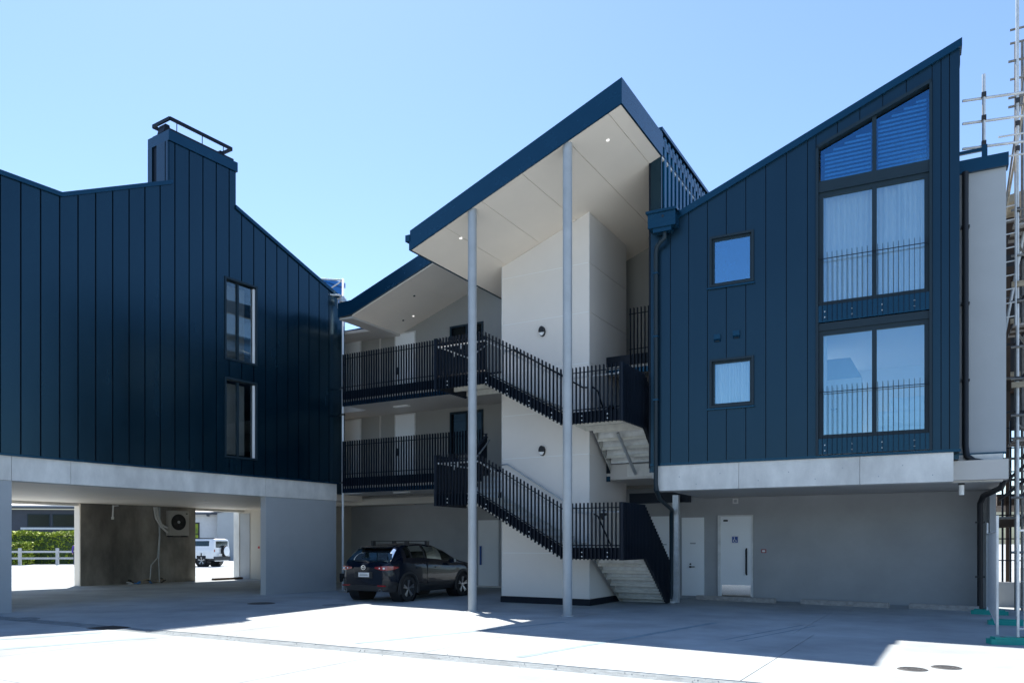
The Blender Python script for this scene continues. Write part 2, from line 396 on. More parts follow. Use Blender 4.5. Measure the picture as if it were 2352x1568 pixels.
# carport rear: concrete wall, stub column, beige side wall
cw = part('carport_wall', MB().box(-3.46, 1.36, 9.9, 10.25, 0, 3.1), 'concrete_old', LB)
for x in (-2.2, -1.0, .2):
    part('formwork_joint', MB().box(x - .008, x + .008, 9.895, 9.9, .02, 3.0), 'concrete_old', cw)
part('end_face', MB().box(-3.5, -3.462, 9.88, 10.27, 0, 3.08), 'soffit', cw)
part('stub_column', MB().box(3.8, 4.1, 10.2, 10.6, 0, 3.1), 'concrete', LB)
part('side_wall', MB().box(3.85, 4.1, 5.5, 10.2, 0, 3.1), 'beige_wall', LB)
part('carport_pier', MB().box(3.83, 3.85, 9.5, 10.2, 0, 2.95), 'grey_wall', LB)
for x, y in ((-7.5, 3.2), (-5.0, 5.0), (-2.2, 4.2)):
    part('downlight', MB().lathe([(.0, 3.092), (.06, 3.092), (.06, 3.1)], 14, 'z', (x, y, 0)), 'white', LB)
# small copper pipe stub hanging from the carport soffit
o = fthing('pipe_stub', 'short pale pipe stub hanging from the carport soffit', 'pipe', FL, -2.3, 9.7, 0)
part('drop', MB().path([(.2, .05, 3.06), (0, .05, 3.04), (-.02, .05, 2.6)], .03, 8), 'white_paint', o)
part('socket', MB().lathe([(.0, 2.52), (.05, 2.52), (.05, 2.62), (0, 2.62)], 10, 'z', (-.02, .05, 0)), 'white_paint', o)

# air conditioner outdoor unit on the carport wall
ac = fthing('air_conditioner', 'pale outdoor air conditioning unit bracketed to the carport concrete wall', 'air conditioner', FL, .4, 9.55, 1.92)
part('casing', MB().box(-.42, .42, 0, .32, 0, 1.02), 'ac_grey', ac)
part('grille', MB().lathe([(.33, -.012), (.33, .0), (.0, .0)], 28, 'y', (-.06, -.004, .55)), 'black', ac)
fb = MB()
for k in range(4):
    a = k * math.pi / 2 + .4
    fb.add([(-.06 + .05 * math.cos(a), -.02, .55 + .05 * math.sin(a)), (-.06 + .24 * math.cos(a - .3), -.016, .55 + .24 * math.sin(a - .3)), (-.06 + .25 * math.cos(a + .35), -.024, .55 + .25 * math.sin(a + .35))], [(0, 1, 2)])
part('fan_blade', fb, 'iron', ac)
part('hub', MB().lathe([(.0, -.03), (.06, -.03), (.06, -.01)], 16, 'y', (-.06, 0, .55)), 'galv', ac)
part('badge', MB().box(.27, .35, -.006, 0, .88, .93), 'iron', ac)
bk = MB(); bk.box(-.35, -.3, 0, .36, -.05, -.005); bk.box(.3, .35, 0, .36, -.05, -.005); bk.box(-.45, .45, .1, .14, -.06, -.03); part('bracket', bk, 'iron', ac)
for i, (dx, pts) in enumerate([(0, [(-.95, .3, 1.15), (-.9, .25, .7), (-.7, .2, .35), (-.42, .2, .12)]), (1, [(-.85, .3, 1.15), (-.82, .25, .8), (-.7, .2, .45), (-.42, .2, .3)]), (2, [(-.74, .3, 1.15), (-.74, .3, .6), (-.72, .3, 0), (-.8, .3, -.9), (-1.1, .28, -1.2), (-1.15, .28, -1.9)]), (3, [(-.7, .3, 1.15), (-.7, .3, -.1), (-.76, .3, -1.0), (-.72, .3, -1.9)])]):
    part('refrigerant_hose', MB().path(pts, .045 if i < 2 else .022, 8), 'white_paint' if i < 2 else 'galv', ac)
# debris on the carport floor
rb = fthing('rubbish_heap', 'small heap of offcuts and blue wrap at the foot of the carport wall', 'rubbish', FL, -1.2, 9.3)
for i in range(16):
    x = random.uniform(-.7, .9); y = random.uniform(-.1, .3); a = random.uniform(0, 3); ln = random.uniform(.1, .4)
    z = random.uniform(.02, .16)
    part('offcut', MB().bar((x, y, z), (x + math.cos(a) * ln, y + math.sin(a) * .2, z + random.uniform(-.015, .1)), .06, .03), random.choice(['timber_pale', 'blue_panel', 'black', 'iron', 'galv']), rb)
for lab, x, y, ln, m in (('dark plank lying at the carport rear opening', 2.1, 9.6, 1.5, 'rust_timber'), ('short dark block lying against the beige carport wall', 3.5, 7.6, .35, 'rust_timber')):
    o = part('plank', MB().box(0, ln, 0, .22, 0, .09), m); fone(o, FL, x, y, .0, .05); tag(o, lab, 'plank')
o = part('call_point', MB().box(-.02, 0, -.05, .05, -.05, .05), 'red'); fone(o, FL, 3.85, 8.9, 1.42); tag(o, 'small red alarm call point on the beige carport wall', 'call point')

# galvanised pole with gate latch, by the corner of the left building, and roof edge rails above
pole = fthing('scaffold_pole', 'tall galvanised pole standing at the corner between the two dark buildings', 'pole', FL, -.02, -.28, 0)
part('shaft', MB().path([(0, 0, 0), (0, 0, 10.55)], .04, 12), 'pole_white', pole, smooth=True)
for z in (3.65, 5.95, 6.85): 
    c = MB(); c.box(-.055, .055, -.05, .05, z - .03, z + .03); c.path([(0, 0, z), (.1, .25, z)], .018, 6); part('clamp', c, 'iron', pole)
part('foot', MB().box(-.07, .07, -.07, .07, 0, .015), 'galv', pole)
lt = MB(); lt.box(-.09, .05, -.07, .07, .42, .58); lt.box(-.11, -.03, -.05, .03, .3, .42); lt.box(-.06, .1, -.05, .05, .5, .53); part('latch', lt, 'black', pole)
part('label_plate', MB().box(-.1, -.05, -.075, -.071, .2, .32), 'white', pole)
cl = MB(); cl.lathe([(.0, 9.75), (.13, 9.75), (.12, 9.85), (.05, 9.95), (.0, 9.95)], 12, 'z'); part('collar', cl, 'galv_light', pole)
ru = MB()
P = lambda x, y, z: (x, y, z)
ru.path([P(0, 0, 10.5), P(-.75, .6, 10.45)], .03, 8); ru.path([P(0, 0, 9.98), P(-.5, .45, 9.98)], .03, 8)
ru.path([P(0, 0, 10.5), P(.9, 2.6, 10.42)], .022, 8); ru.path([P(0, 0, 10.02), P(.8, 2.2, 9.95)], .018, 8)
ru.path([P(.25, .5, 9.7), P(.25, .5, 10.0), P(.05, .1, 10.0)], .018, 8)
part('guard_rail', ru, 'galv_light', pole)
hp = fthing('hoist_panel', 'bright blue panelled box behind galvanised rails on the roof edge', 'roof unit', FL, 1.0, 1.4, 9.2)
b_ = MB(); b_.box(-.2, .62, 0, .7, 0, 1.78); part('casing', b_, 'blue_panel', hp)
l_ = MB(); l_.wedge(-.24, .7, -.05, .75, 1.78, 1.8, 1.9, 1.98); part('lid', l_, 'blue_panel', hp)

# ================================================================== centre building
CB = fthing('walkway_building', 'pale grey walled block with two railed access balconies above a carport', 'building', FC)
F1, F2 = 3.72, 6.56
doorsU = [(-7.2, -6.4), (-9.6, -8.85)]
wall = MB()
def topC(x): return 8.72 + .345 * (x + 7.1) if x < -1.85 else 8.92 + .368 * (x + 1.82)
strip_columns(wall, -12.5, 3.72, 6.2, 6.42, 3.2, lambda x: max(9.1, topC(x) + .3), [-7.1, -1.85, -6.0], [(-4.9, -3.58, const(a), const(b)) for a, b in ((F1 + .82, F1 + 2.28), (F2 + 1.12, F2 + 2.32))])
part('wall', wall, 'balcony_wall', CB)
for fz in (F1, F2):
    for i, (a, b) in enumerate(doorsU):
        d = part('door', MB().box(a, b, 6.165, 6.2, fz + .02, fz + 2.34), 'door_white', CB)
        part('handle', MB().box(a + .07, a + .11, 6.12, 6.165, fz + .95, fz + 1.2), 'black', d)
        fr = MB(); fr.box(a - .05, a, 6.17, 6.2, fz, fz + 2.39); fr.box(b, b + .05, 6.17, 6.2, fz, fz + 2.39); fr.box(a, b, 6.17, 6.2, fz + 2.34, fz + 2.39); part('frame', fr, 'white_paint', d)
    zl, zh = (fz + .82, fz + 2.28) if fz == F1 else (fz + 1.12, fz + 2.32)
    fr = MB(); frame_rect(fr, -4.9, -3.58, zl, zh, .06, 6.16, 6.3); fr.box(-4.27, -4.21, 6.18, 6.26, zl + .06, zh - .06)
    wd = part('window', fr, 'frame', CB)
    part('pane', MB().box(-4.84, -4.27, 6.22, 6.23, zl + .06, zh - .06), 'glass_shade', wd)
    part('pane', MB().box(-4.21, -3.64, 6.22, 6.23, zl + .06, zh - .06), 'glass_shade', wd)
    part('wall_joint', MB().box(-7.93, -7.88, 6.16, 6.2, fz, fz + 2.55), 'soffit_grey', CB)
    # window right of the stair tower
    fr = MB(); frame_rect(fr, 2.9, 3.7, fz + .5, fz + 2.3, .06, 6.15, 6.2); wd = part('window', fr, 'frame', CB)
    part('pane', MB().box(2.96, 3.64, 6.17, 6.18, fz + .56, fz + 2.24), 'glass_shade', wd)
    # slab and edge channel
    part('walkway_slab', MB().box(-7.6, 3.7, 3.93, 5.1, fz - .42, fz - .02).box(-12.5, 3.7, 5.1, 6.2, fz - .42, fz - .02), 'soffit_grey', CB)
    xe = 1.86 if fz == F1 else 3.62
    part('edge_channel', MB().box(-7.6, xe, 3.9, 3.928, fz - .47, fz - .33), 'clad_trim', CB)
    part('edge_plate', MB().box(-7.6, xe, 3.9, 3.928, fz - .25, fz + .02), 'dark_steel', CB)
    part('light_strip', MB().box(-6.3, -5.7, 4.9, 5.05, fz - .46, fz - .42), 'lamp_white', CB)
# ground floor
gw = MB(); gw.box(-13.5, -.6, 9.1, 9.3, 0, 3.3); part('carport_wall', gw, 'grey_wall', CB)
part('carport_return', MB().box(-12.1, -11.86, 6.5, 9.1, 0, 3.3), 'beige_wall', CB)
part('carport_soffit', MB().box(-13.5, 3.72, 6.2, 9.3, 3.22, 3.4), 'soffit_grey', CB)
part('carport_beam', MB().box(-13.5, -.9, 6.22, 6.6, 2.98, 3.22), 'beige_wall', CB)
dg = part('door', MB().box(-5.6, -4.72, 9.05, 9.1, .03, 2.46), 'door_white', CB)
part('handle', MB().box(-5.5, -5.45, 8.98, 9.05, .8, 1.5), 'sign_blue', dg)
part('step', MB().box(-5.7, -4.4, 8.6, 9.05, 0, .03), 'concrete', CB)
part('side_return', MB().box(-4.62, -4.4, 8.9, 9.1, 0, 2.6), 'grey_wall', CB)
# right of the stair tower: concrete ground floor lintel and beam
part('lintel', MB().box(2.35, 3.7, 3.9, 3.925, 3.36, 3.68), 'concrete', CB)
part('pipe_drop', MB().path([(3.1, 3.84, 3.55), (3.1, 3.84, 3.28)], .04, 10), 'white_paint', CB)
part('dark_beam', MB().box(1.9, 3.6, 5.2, 5.45, 2.72, 3.0), 'dark_steel', CB)
# lower roof over the balconies
R2 = part('lower_roof', MB().wedge(-7.0, -1.9, 3.62, 12, 8.96, 10.72, 9.42, 11.18), 'clad_trim', CB)
sf = MB(); xs = [-7.0, -6.05, -4.75, -3.45, -1.9]
for a, b in zip(xs, xs[1:]):
    z0 = 8.955 + .345 * (a + 7.0); z1 = 8.955 + .345 * (b + 7.0)
    part('soffit_panel', MB().wedge(a + .006, b - .006, 3.68, 6.2, z0 - .04, z1 - .04, z0 - .002, z1 - .002), 'soffit', R2)
vt = MB(); vt.wedge(-7.55, -7.0, 3.62, 12, 8.93, 8.96, 9.4, 9.42); vt.wedge(-10.5, -7.55, 6.2, 12, 9.0, 8.93, 9.4, 9.4); part('valley_gutter', vt, 'clad_trim', CB)
part('valley_soffit', MB().wedge(-7.55, -7.0, 3.7, 5.2, 8.87, 8.85, 8.93, 8.93).wedge(-12.5, -7.0, 5.2, 6.2, 9.05, 8.85, 9.2, 8.93), 'soffit_grey', CB)
for x, y, m in ((-5.2, 4.6, 'black'), (-6.0, 5.6, 'lamp_lit'), (-6.35, 5.5, 'black')):
    z = 8.955 + .345 * (x + 7.0) - .045
    part('downlight', MB().lathe([(.0, z - .012), (.035, z - .012), (.035, z + .02)], 12, 'z', (x, y, 0)), m, R2)

# ================================================================== stair canopy and its columns
CN = fthing('canopy_roof', 'high sloping blue edged canopy with pale soffit over the stair tower', 'canopy', FC)
YF = -.16; SL = .3675
def cz(x): return 10.83 + SL * (x - 3.79)          # soffit underside
XL, XR = -1.72, 3.83
fa = MB(); fa.wedge(XL, XR, YF, YF + .04, cz(XL) - .02, cz(XR) - .02, cz(XL) + .46, cz(XR) + .52)
part('fascia', fa, 'clad_trim', CN)
part('fascia', MB().hexa([(XR - .04, YF + .04, cz(XR) - .02), (XR, YF + .04, cz(XR) - .02), (XR, 2.44, cz(XR) - .02), (XR - .04, 2.44, cz(XR) - .02), (XR - .04, YF + .04, cz(XR) + .5), (XR, YF + .04, cz(XR) + .52), (XR, 2.44, cz(XR) + .52), (XR - .04, 2.44, cz(XR) + .5)]), 'clad_trim', CN)
gt = MB(); gt.box(XL - .13, XL, YF - .02, 3.5, cz(XL) + .2, cz(XL) + .36); gt.box(XL - .03, XL, YF, 6.19, cz(XL) - .02, cz(XL) + .2); part('gutter', gt, 'clad_trim', CN)
part('roof_deck', MB().wedge(XL, XR - .04, YF + .04, 12, cz(XL) + .3, cz(XR - .04) + .3, cz(XL) + .44, cz(XR - .04) + .49), 'clad_trim', CN)
jx = [XL, -.72, .32, 1.39, 2.55, 3.5, XR - .04]
for a, b in zip(jx, jx[1:]):
    part('soffit_panel', MB().wedge(a + .007, b - .007, YF + .045, 6.2, cz(a), cz(b), cz(a) + .05, cz(b) + .05), 'soffit', CN)
part('soffit_backing', MB().wedge(XL, XR - .04, YF + .045, 6.2, cz(XL) + .055, cz(XR - .04) + .055, cz(XL) + .1, cz(XR - .04) + .1), 'dark_steel', CN)
for x, y in ((3.15, .69), (-.76, .64)):
    z = cz(x)
    part('downlight', MB().lathe([(.0, z - .014), (.028, z - .014), (.04, z - .008), (.04, z + .03)], 16, 'z', (x, y, 0)), 'lamp_lit', CN)
for x in (0.0, 2.49):
    c = part('column', MB().path([(x, 0, .012), (x, 0, cz(x) + .04)], .103, 28), 'column_paint', CN)
    autosmooth(c)
    part('base_plate', MB().lathe([(0, 0.002), (.15, .002), (.15, .014), (.0, .014)], 20, 'z', (x, 0, 0)), 'galv', c)
# corrugated side wall above the neighbour's eave
cs = fthing('corrugated_parapet', 'bright blue ribbed metal side wall beside the canopy peak', 'wall', FC)
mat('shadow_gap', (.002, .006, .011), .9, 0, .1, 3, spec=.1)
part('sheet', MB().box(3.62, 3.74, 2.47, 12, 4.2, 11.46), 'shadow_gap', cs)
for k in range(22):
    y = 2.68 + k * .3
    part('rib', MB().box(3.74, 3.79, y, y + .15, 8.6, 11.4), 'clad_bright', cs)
part('cap_flashing', MB().box(3.58, 3.82, 2.44, 12, 11.46, 11.54), 'clad_trim', cs)
part('corner_flashing', MB().box(3.5, 3.8, 2.42, 2.465, 3.3, 11.45), 'clad', cs)
# rendering of the wing wall recess
part('wing_trim', MB().box(3.49, 3.53, 2.41, 2.419, 3.4, 11.0), 'dark_steel', cs)

# ================================================================== stair tower
TW = fthing('stair_tower', 'tall pale panelled lift tower rising through the stairs under the canopy', 'tower', FC)
tx0, tx1, ty0, ty1 = -.85, 1.75, 2.8, 5.35
part('core', MB().wedge(tx0 + .02, tx1 - .02, ty0 + .004, ty1, .2, .2, cz(tx0) - .01, cz(tx1) - .01), 'panel_gap', TW)
jz = [.17, 1.35, 2.62, 3.90, 5.06, 6.24, 7.54, 8.80, 10.08]
for i, z0 in enumerate(jz):
    z1 = jz[i + 1] - .018 if i + 1 < len(jz) else None
    zt = (z1, z1) if z1 and z1 < cz(tx0) else (min(z1 or 99, cz(tx0) - .004), min(z1 or 99, cz(tx1) - .004))
    if zt[0] > z0: part('wall_panel', MB().wedge(tx0, tx1 - .006, ty0, ty0 + .02, z0, z0, *zt), 'panel', TW)
    else:
        xc = 3.79 + (z0 - 10.83) / SL + .02
        part('wall_panel', MB().prism_xz([(xc, z0), (tx1 - .006, z0), (tx1 - .006, cz(tx1) - .004)], ty0, ty0 + .02), 'panel', TW)
    zr = min(z1 or 99, cz(tx1) - .004)
    part('wall_panel', MB().box(tx1 - .02, tx1, ty0 + .02, ty1, z0, zr), 'panel', TW)
part('corner_trim', MB().box(tx1 - .006, tx1 + .008, ty0 - .008, ty0 + .008, .17, cz(tx1) - .01), 'white_paint', TW)
part('corner_trim', MB().box(tx0 - .008, tx0 + .012, ty0 - .008, ty0 + .008, .17, cz(tx0) - .01), 'white_paint', TW)
part('plinth', MB().box(tx0 - .03, tx1 + .03, ty0 - .03, ty1 + .03, 0, .165), 'dark_steel', TW)
vn = MB(); frame_rect(vn, 0, .46, 0, .46, .05, -.03, .0)
v = part('vent', vn, 'frame', TW, (tx1 + .001, 4.25, 10.36), R_(90))
part('louvre', MB().box(.05, .23, -.012, -.002, .05, .41), 'black', v); part('louvre', MB().box(.23, .41, -.02, -.002, .05, .41), 'grey_wall', v)

def wall_light(lab, F, x, y, z, rz=0):
    o = thing('wall_light', lab, 'wall light', F.w(x, y, z), F.ang + rz, 'oval bulkhead lights on the tower')
    def oval(a0, a1, rx, rz_, y0, y1, n=20):
        pts = [(rx * math.cos(a0 + (a1 - a0) * i / n), rz_ * math.sin(a0 + (a1 - a0) * i / n)) for i in range(n + 1)]
        return MB().prism_xz(pts, y0, y1)
    o.scale = (.86, 1, .86)
    part('body', oval(0, 2 * math.pi * .98, .095, .15, -.06, 0), 'black', o)
    part('lens', oval(math.pi * 1.08, math.pi * 1.92, .08, .13, -.085, -.06), 'lamp_white', o)
    part('hood', oval(-.1, math.pi + .1, .098, .155, -.1, -.058), 'black', o)
wall_light('upper oval black and white wall light on the tower above the upper flight', FC, .41, 2.795, 7.19)
wall_light('lower oval black and white wall light on the tower between the two stair flights', FC, .41, 2.795, 4.04)
wall_light('oval black wall light on the tower side behind the upper landing rail', FC, 1.76, 4.1, 5.2, R_(90))
wall_light('oval black wall light on the tower side behind the lower landing rail', FC, 1.76, 3.6, 2.35, R_(90))

# ================================================================== staircase
ST = fthing('staircase', 'black railed steel staircase wrapping around the pale tower', 'staircase', FC)
L1, L2, L3, L4 = 1.45, 2.82, 4.66, 5.88
BALU = MB().box(-.008, .008, -.034, .034, 0, 1.34).mesh('baluster'); BALU.materials.append(M['dark_steel'])
BALY = MB().box(-.034, .034, -.008, .008, 0, 1.34).mesh('baluster_side'); BALY.materials.append(M['dark_steel'])
bolt_mb = MB().lathe([(0, -.012), (.014, -.012), (.014, 0)], 8, 'y').mesh('bolt'); bolt_mb.materials.append(M['galv_light'])
def step_flight(n, horiz, axis, start, z0, a0, a1, name):
    """folded plate flight; axis 'x' runs along x from start by horiz (signed), width a0..a1 on the other axis"""
    rise = n[1] / n[0]; go = horiz / (n[0] - 1) if n[0] > 1 else horiz
    fl = bpy.data.objects.new('flight', None); COL.objects.link(fl); fl.parent = ST
    for k in range(n[0] - 1):
        p, q = start + go * k, start + go * (k + 1); lo, hi = min(p, q), max(p, q); z = z0 + rise * (k + 1)
        mb = MB()
        def bx(u0, u1, zz0, zz1):
            if axis == 'x': mb.box(u0, u1, a0, a1, zz0, zz1)
            else: mb.box(a0, a1, u0, u1, zz0, zz1)
        if go < 0: bx(lo - .04, hi + .02, z - .012, z); bx(lo - .04, lo - .03, z - .075, z - .012); bx(hi + .01, hi + .02, z - .05, z - .012)
        else: bx(lo - .02, hi + .04, z - .012, z); bx(hi + .03, hi + .04, z - .075, z - .012); bx(lo - .02, lo - .01, z - .05, z - .012)
        st = part('step', mb, 'stair_pan', fl)
        mb = MB(); bx(p - .005, p + .005, z - rise + .002, z - .014); part('riser', mb, 'galv_light', st)
    # last riser
    e = start + horiz; mb = MB()
    if axis == 'x': mb.box(e - .006, e + .006, a0, a1, z0 + n[1] - rise, z0 + n[1] - .05)
    else: mb.box(a0, a1, e - .006, e + .006, z0 + n[1] - rise, z0 + n[1] - .05)
    part('riser', mb, 'stair_pan', fl)
    return fl
def stringer(fl, axis, s, e, z0, z1, a, m='dark_steel', d0=-.2, d1=.06, th=.012):
    mb = MB()
    if axis == 'x': mb.wedge(min(s, e), max(s, e), a, a + th, *((z0 + d0, z1 + d0, z0 + d1, z1 + d1) if s < e else (z1 + d0, z0 + d0, z1 + d1, z0 + d1)))
    else: mb.wedge_y(a, a + th, min(s, e), max(s, e), *((z0 + d0, z1 + d0, z0 + d1, z1 + d1) if s < e else (z1 + d0, z0 + d0, z1 + d1, z0 + d1)))
    part('stringer', mb, m, fl)
YO, XO, XLF = 1.3, 3.25, -2.0          # outer faces: front, right, left
flA = step_flight((8, L1), -1.95, 'y', 4.7, 0, 1.9, 3.2, 'A'); stringer(flA, 'y', 4.7, 2.75, .1, L1, 3.2); stringer(flA, 'y', 4.75, 2.75, .05, L1, 1.88, 'stair_pan')
flB = step_flight((8, L2 - L1), -2.42, 'x', 1.7, L1, 1.36, 2.7, 'B'); stringer(flB, 'x', 1.7, -.72, L1, L2, 1.345); stringer(flB, 'x', 1.7, -.72, L1, L2, 2.7, 'stair_pan')
flC = step_flight((5, F1 - L2), 1.12, 'y', 2.75, L2, -1.95, -.95, 'C'); stringer(flC, 'y', 2.75, 3.87, L2, F1, -1.97); stringer(flC, 'y', 2.75, 3.87, L2, F1, -.95, 'dark_steel')
flD = step_flight((5, L3 - F1), -1.12, 'y', 3.87, F1, 1.9, 3.2, 'D'); stringer(flD, 'y', 3.87, 2.75, F1, L3, 3.2); stringer(flD, 'y', 3.87, 2.75, F1, L3, 1.88, 'stair_pan')
flE = step_flight((7, L4 - L3), -2.2, 'x', 1.7, L3, 1.36, 2.7, 'E'); stringer(flE, 'x', 1.7, -.5, L3, L4, 1.345); stringer(flE, 'x', 1.7, -.5, L3, L4, 2.7, 'stair_pan')
flF = step_flight((4, F2 - L4), 1.1, 'y', 2.75, L4, -1.95, -.95, 'F'); stringer(flF, 'y', 2.75, 3.87, L4, F2, -1.97); stringer(flF, 'y', 2.75, 3.87, L4, F2, -.95)
for fl, (s, e, z0, z1) in ((flB, (1.7, -.72, L1, L2)), (flE, (1.7, -.5, L3, L4))):   # pale toe of the outer stringer
    mb = MB(); mb.wedge(e, s, 1.345, 1.42, z1 - .235, z0 - .235, z1 - .2, z0 - .2); part('toe_flange', mb, 'stair_pan', fl)
mb = MB(); mb.path([(2.55, 2.75, L3 - .3), (2.6, 3.85, F1 - .3)], .04, 8); part('spine_tube', mb, 'galv', flD)
for nm, z, x0, x1, y0, y1 in (('L1', L1, 1.7, 3.2, 1.36, 2.75), ('L2', L2, -1.95, -.72, 1.36, 2.75), ('L3', L3, 1.7, 3.2, 1.36, 2.75), ('L4', L4, -1.95, -.5, 1.36, 2.75)):
    ld = part('landing', MB().box(x0, x1, y0, y1, z - .05, z), 'stair_pan', ST)
    bm_ = MB()
    bm_.box(x0, x1, y0 - .012, y0 - .002, z - .22, z + .05)
    if x0 > 0: bm_.box(x1 + .002, x1 + .014, y0, y1, z - .22, z + .05)
    else: bm_.box(x0 - .014, x0 - .002, y0, y1, z - .22, z + .05)
    part('edge_plate', bm_, 'dark_steel', ld)
    jb = MB()
    jb.box(x0 + .02, x1 - .02, y0 + .004, y0 + .06, z - .2, z - .054); jb.box(x0 + .02, x1 - .02, (y0 + y1) / 2, (y0 + y1) / 2 + .07, z - .17, z - .054); jb.box(x0 + .02, x1 - .02, y1 - .07, y1 - .004, z - .2, z - .054)
    part('joist', jb, 'stair_pan', ld)
def balustrade(pts, parent, side, m=BALU, top=True):
    """pts: (u, base z) along a straight run; balusters every 0.1"""
    pass
def run(parent, axis, fixed, u0, u1, zf, clip=False):
    n = int(round(abs(u1 - u0) / .1))
    bs = bpy.data.objects.new('balustrade', None); COL.objects.link(bs); bs.parent = parent
    for i in range(n):
        u = u0 + (u1 - u0) * (i + .5) / n; z = zf(u) - .24
        o = link('baluster', BALU if axis == 'x' else BALY, None, bs, (u, fixed, z) if axis == 'x' else (fixed, u, z))
        if clip and z < .02: o.location.z = .02; o.scale.z = (1.34 + z - .02) / 1.34
    return bs
def rail_line(bs, pts, off, dz, r, m, name):
    """round or flat rail following pts (x,y,zfloor)"""
    mb = MB().path([(p[0] + off[0], p[1] + off[1], p[2] + dz) for p in pts], r, 8); part(name, mb, m, bs, smooth=True)
def lerp(u, a, b, za, zb): return za if u <= min(a, b) and a < b or u >= max(a, b) and a > b else (zb if (u >= b and a < b) or (u <= b and a > b) else za + (zb - za) * (u - a) / (b - a))
# lower level: right side, front, left side
def level(la, lb, fa_lo, fb_hi, ey0, xl2, xlo):
    # la right landing, lb left landing, fa_lo lower start z of right flight, fb_hi upper end z of left flight
    zr = lambda y: lerp(y, 2.75, ey0, la, fa_lo)
    br = run(ST, 'y', XO, YO, ey0 - (.05 if ey0 > 4 else 0), zr, ey0 > 4)
    zfr = lambda x: lerp(x, 1.7, xl2, la, lb)
    bf = run(ST, 'x', YO, XLF, XO, zfr)
    zl = lambda y: lerp(y, 2.75, 3.87, lb, fb_hi)
    bl = run(ST, 'y', XLF, YO, 3.87, zl)
    pr = [(XO, ey0 - .1, zr(ey0 - .1)), (XO, 2.75, la), (XO, YO, la)]; pf = [(XO, YO, la), (1.7, YO, la), (xl2, YO, lb), (XLF, YO, lb)]; pl = [(XLF, YO, lb), (XLF, 2.75, lb), (XLF, 3.87, fb_hi)]
    for bs, pts, off in ((br, pr, (-.035, 0)), (bf, pf, (0, .035)), (bl, pl, (.035, 0))):
        rail_line(bs, pts, off, .98, .012, 'dark_steel', 'top_rail')
        rail_line(bs, pts, off, .1, .014, 'dark_steel', 'bottom_rail')
        rail_line(bs, pts, (off[0] * 2.6, off[1] * 2.6), .88, .021, 'galv_light', 'handrail')
        for i in range(len(pts) - 1):
            a, b = Vector(pts[i]), Vector(pts[i + 1]); n = max(1, int((b - a).length / .85))
            for k in range(n):
                p = a.lerp(b, (k + .5) / n)
                part('handrail_bracket', MB().box(-.014, .014, -.014, .014, -.1, 0), 'galv_light', bs, (p.x + off[0] * 2.6, p.y + off[1] * 2.6, p.z + .87))
    # inner dark handrail along the tower
    inn = MB().path([(1.78, 2.68, la + .9), (1.62, 2.68, la + .92), (xl2 + .1, 2.68, lb + .92), (xl2 - .1, 2.68, lb + .9)], .02, 8)
    part('wall_handrail', inn, 'galv' if la < 2 else 'dark_steel', bf, smooth=True)
    inn = MB().path([(1.9, 2.7, la + .9), (1.9, 3.0, la + .85), (1.9, ey0 - .1, fa_lo + .9)], .02, 8)
    part('wall_handrail', inn, 'dark_steel', br, smooth=True)
    # corner posts
    for x in (XO, XLF): part('corner_post', MB().box(x - .03, x + .03, YO - .03, YO + .03, (la if x > 0 else lb) - .24, (la if x > 0 else lb) + 1.1), 'dark_steel', bf)
    # bolts in the skirt plates
    xs = [XO - .35, XO - 1.0] + [1.45 - .62 * k for k in range(4)] + [-.95, -1.6]
    for x in xs:
        for dz in (-.06, -.16): link('bolt', bolt_mb, None, bf, (x, YO - .026, zfr(x) + dz))
    return br, bf, bl
level(L1, L2, 0., F1, 4.7, -.72, 0)
level(L3, L4, F1, F2, 3.87, -.5, 0)
# balcony balustrades
BALB = MB().box(-.008, .008, -.034, .034, 0, 1.69).mesh('baluster_long'); BALB.materials.append(M['dark_steel'])
def balcony(fz, x0, x1):
    bs = bpy.data.objects.new('balustrade', None); COL.objects.link(bs); bs.parent = CB
    n = int((x1 - x0) / .1)
    for i in range(n): link('baluster', BALB, None, bs, (x0 + .1 * (i + .5), 3.87, fz - .47))
    for dz, r in ((1.08, .014), (.15, .014)): part('rail', MB().path([(x0, 3.9, fz + dz), (x1, 3.9, fz + dz)], r, 8), 'dark_steel', bs)
balcony(F1, -7.6, -2.0); balcony(F2, -7.6, -2.0); balcony(F2, 2.4, 3.5); balcony(F1, 3.2, 3.55)
for x in (-6, -4.2): 
    pass

# ================================================================== right building
RB = fthing('gabled_building', 'dark clad building with steep gable, tall glazed corner and concrete base beam', 'building', FR)
slR = .4055
zR = lambda x: 9.44 + slR * (x - .653)
topR = lambda x: zR(x) - .1
hx0, hx1 = 3.52, 5.74
triT = lambda x: 10.24 + .385 * (x - 3.6)
smallw = [(1.22, 2.21, 4.72, 5.83), (1.22, 2.21, 7.5, 8.66)]
holesR = [(a, b, const(c), const(d)) for a, b, c, d in smallw]
holesR += [(hx0, hx1, const(3.50), triT)]
bk = MB(); strip_columns(bk, -.2, 6.23, .03, .25, 3.45, topR, [], holesR); part('wall', bk, 'dark_steel', RB)
seamsR = [-.2, .289, .726, 1.163, 1.595, 2.03, 2.466, 2.905, 3.345, 3.52]
cladding(RB, seamsR, .016, -.006, .03, 3.5, topR, [], holesR, 'clad_smooth')
cladding(RB, [3.52, 3.95, 4.39, 4.83, 5.27, 5.74], .014, -.006, .03, 10.0, topR, [], [(hx0, hx1, const(9.0), triT)], 'clad_smooth')
cladding(RB, [5.74, 5.9, 6.05, 6.235], .016, -.006, .03, 3.5, topR, [], holesR, 'clad_smooth')
cp = MB(); cp.wedge(.45, 6.27, -.07, .3, zR(.45) - .14, zR(6.27) - .14, zR(.45) + .02, zR(6.27) + .02); part('barge_flashing', cp, 'clad_trim', RB)
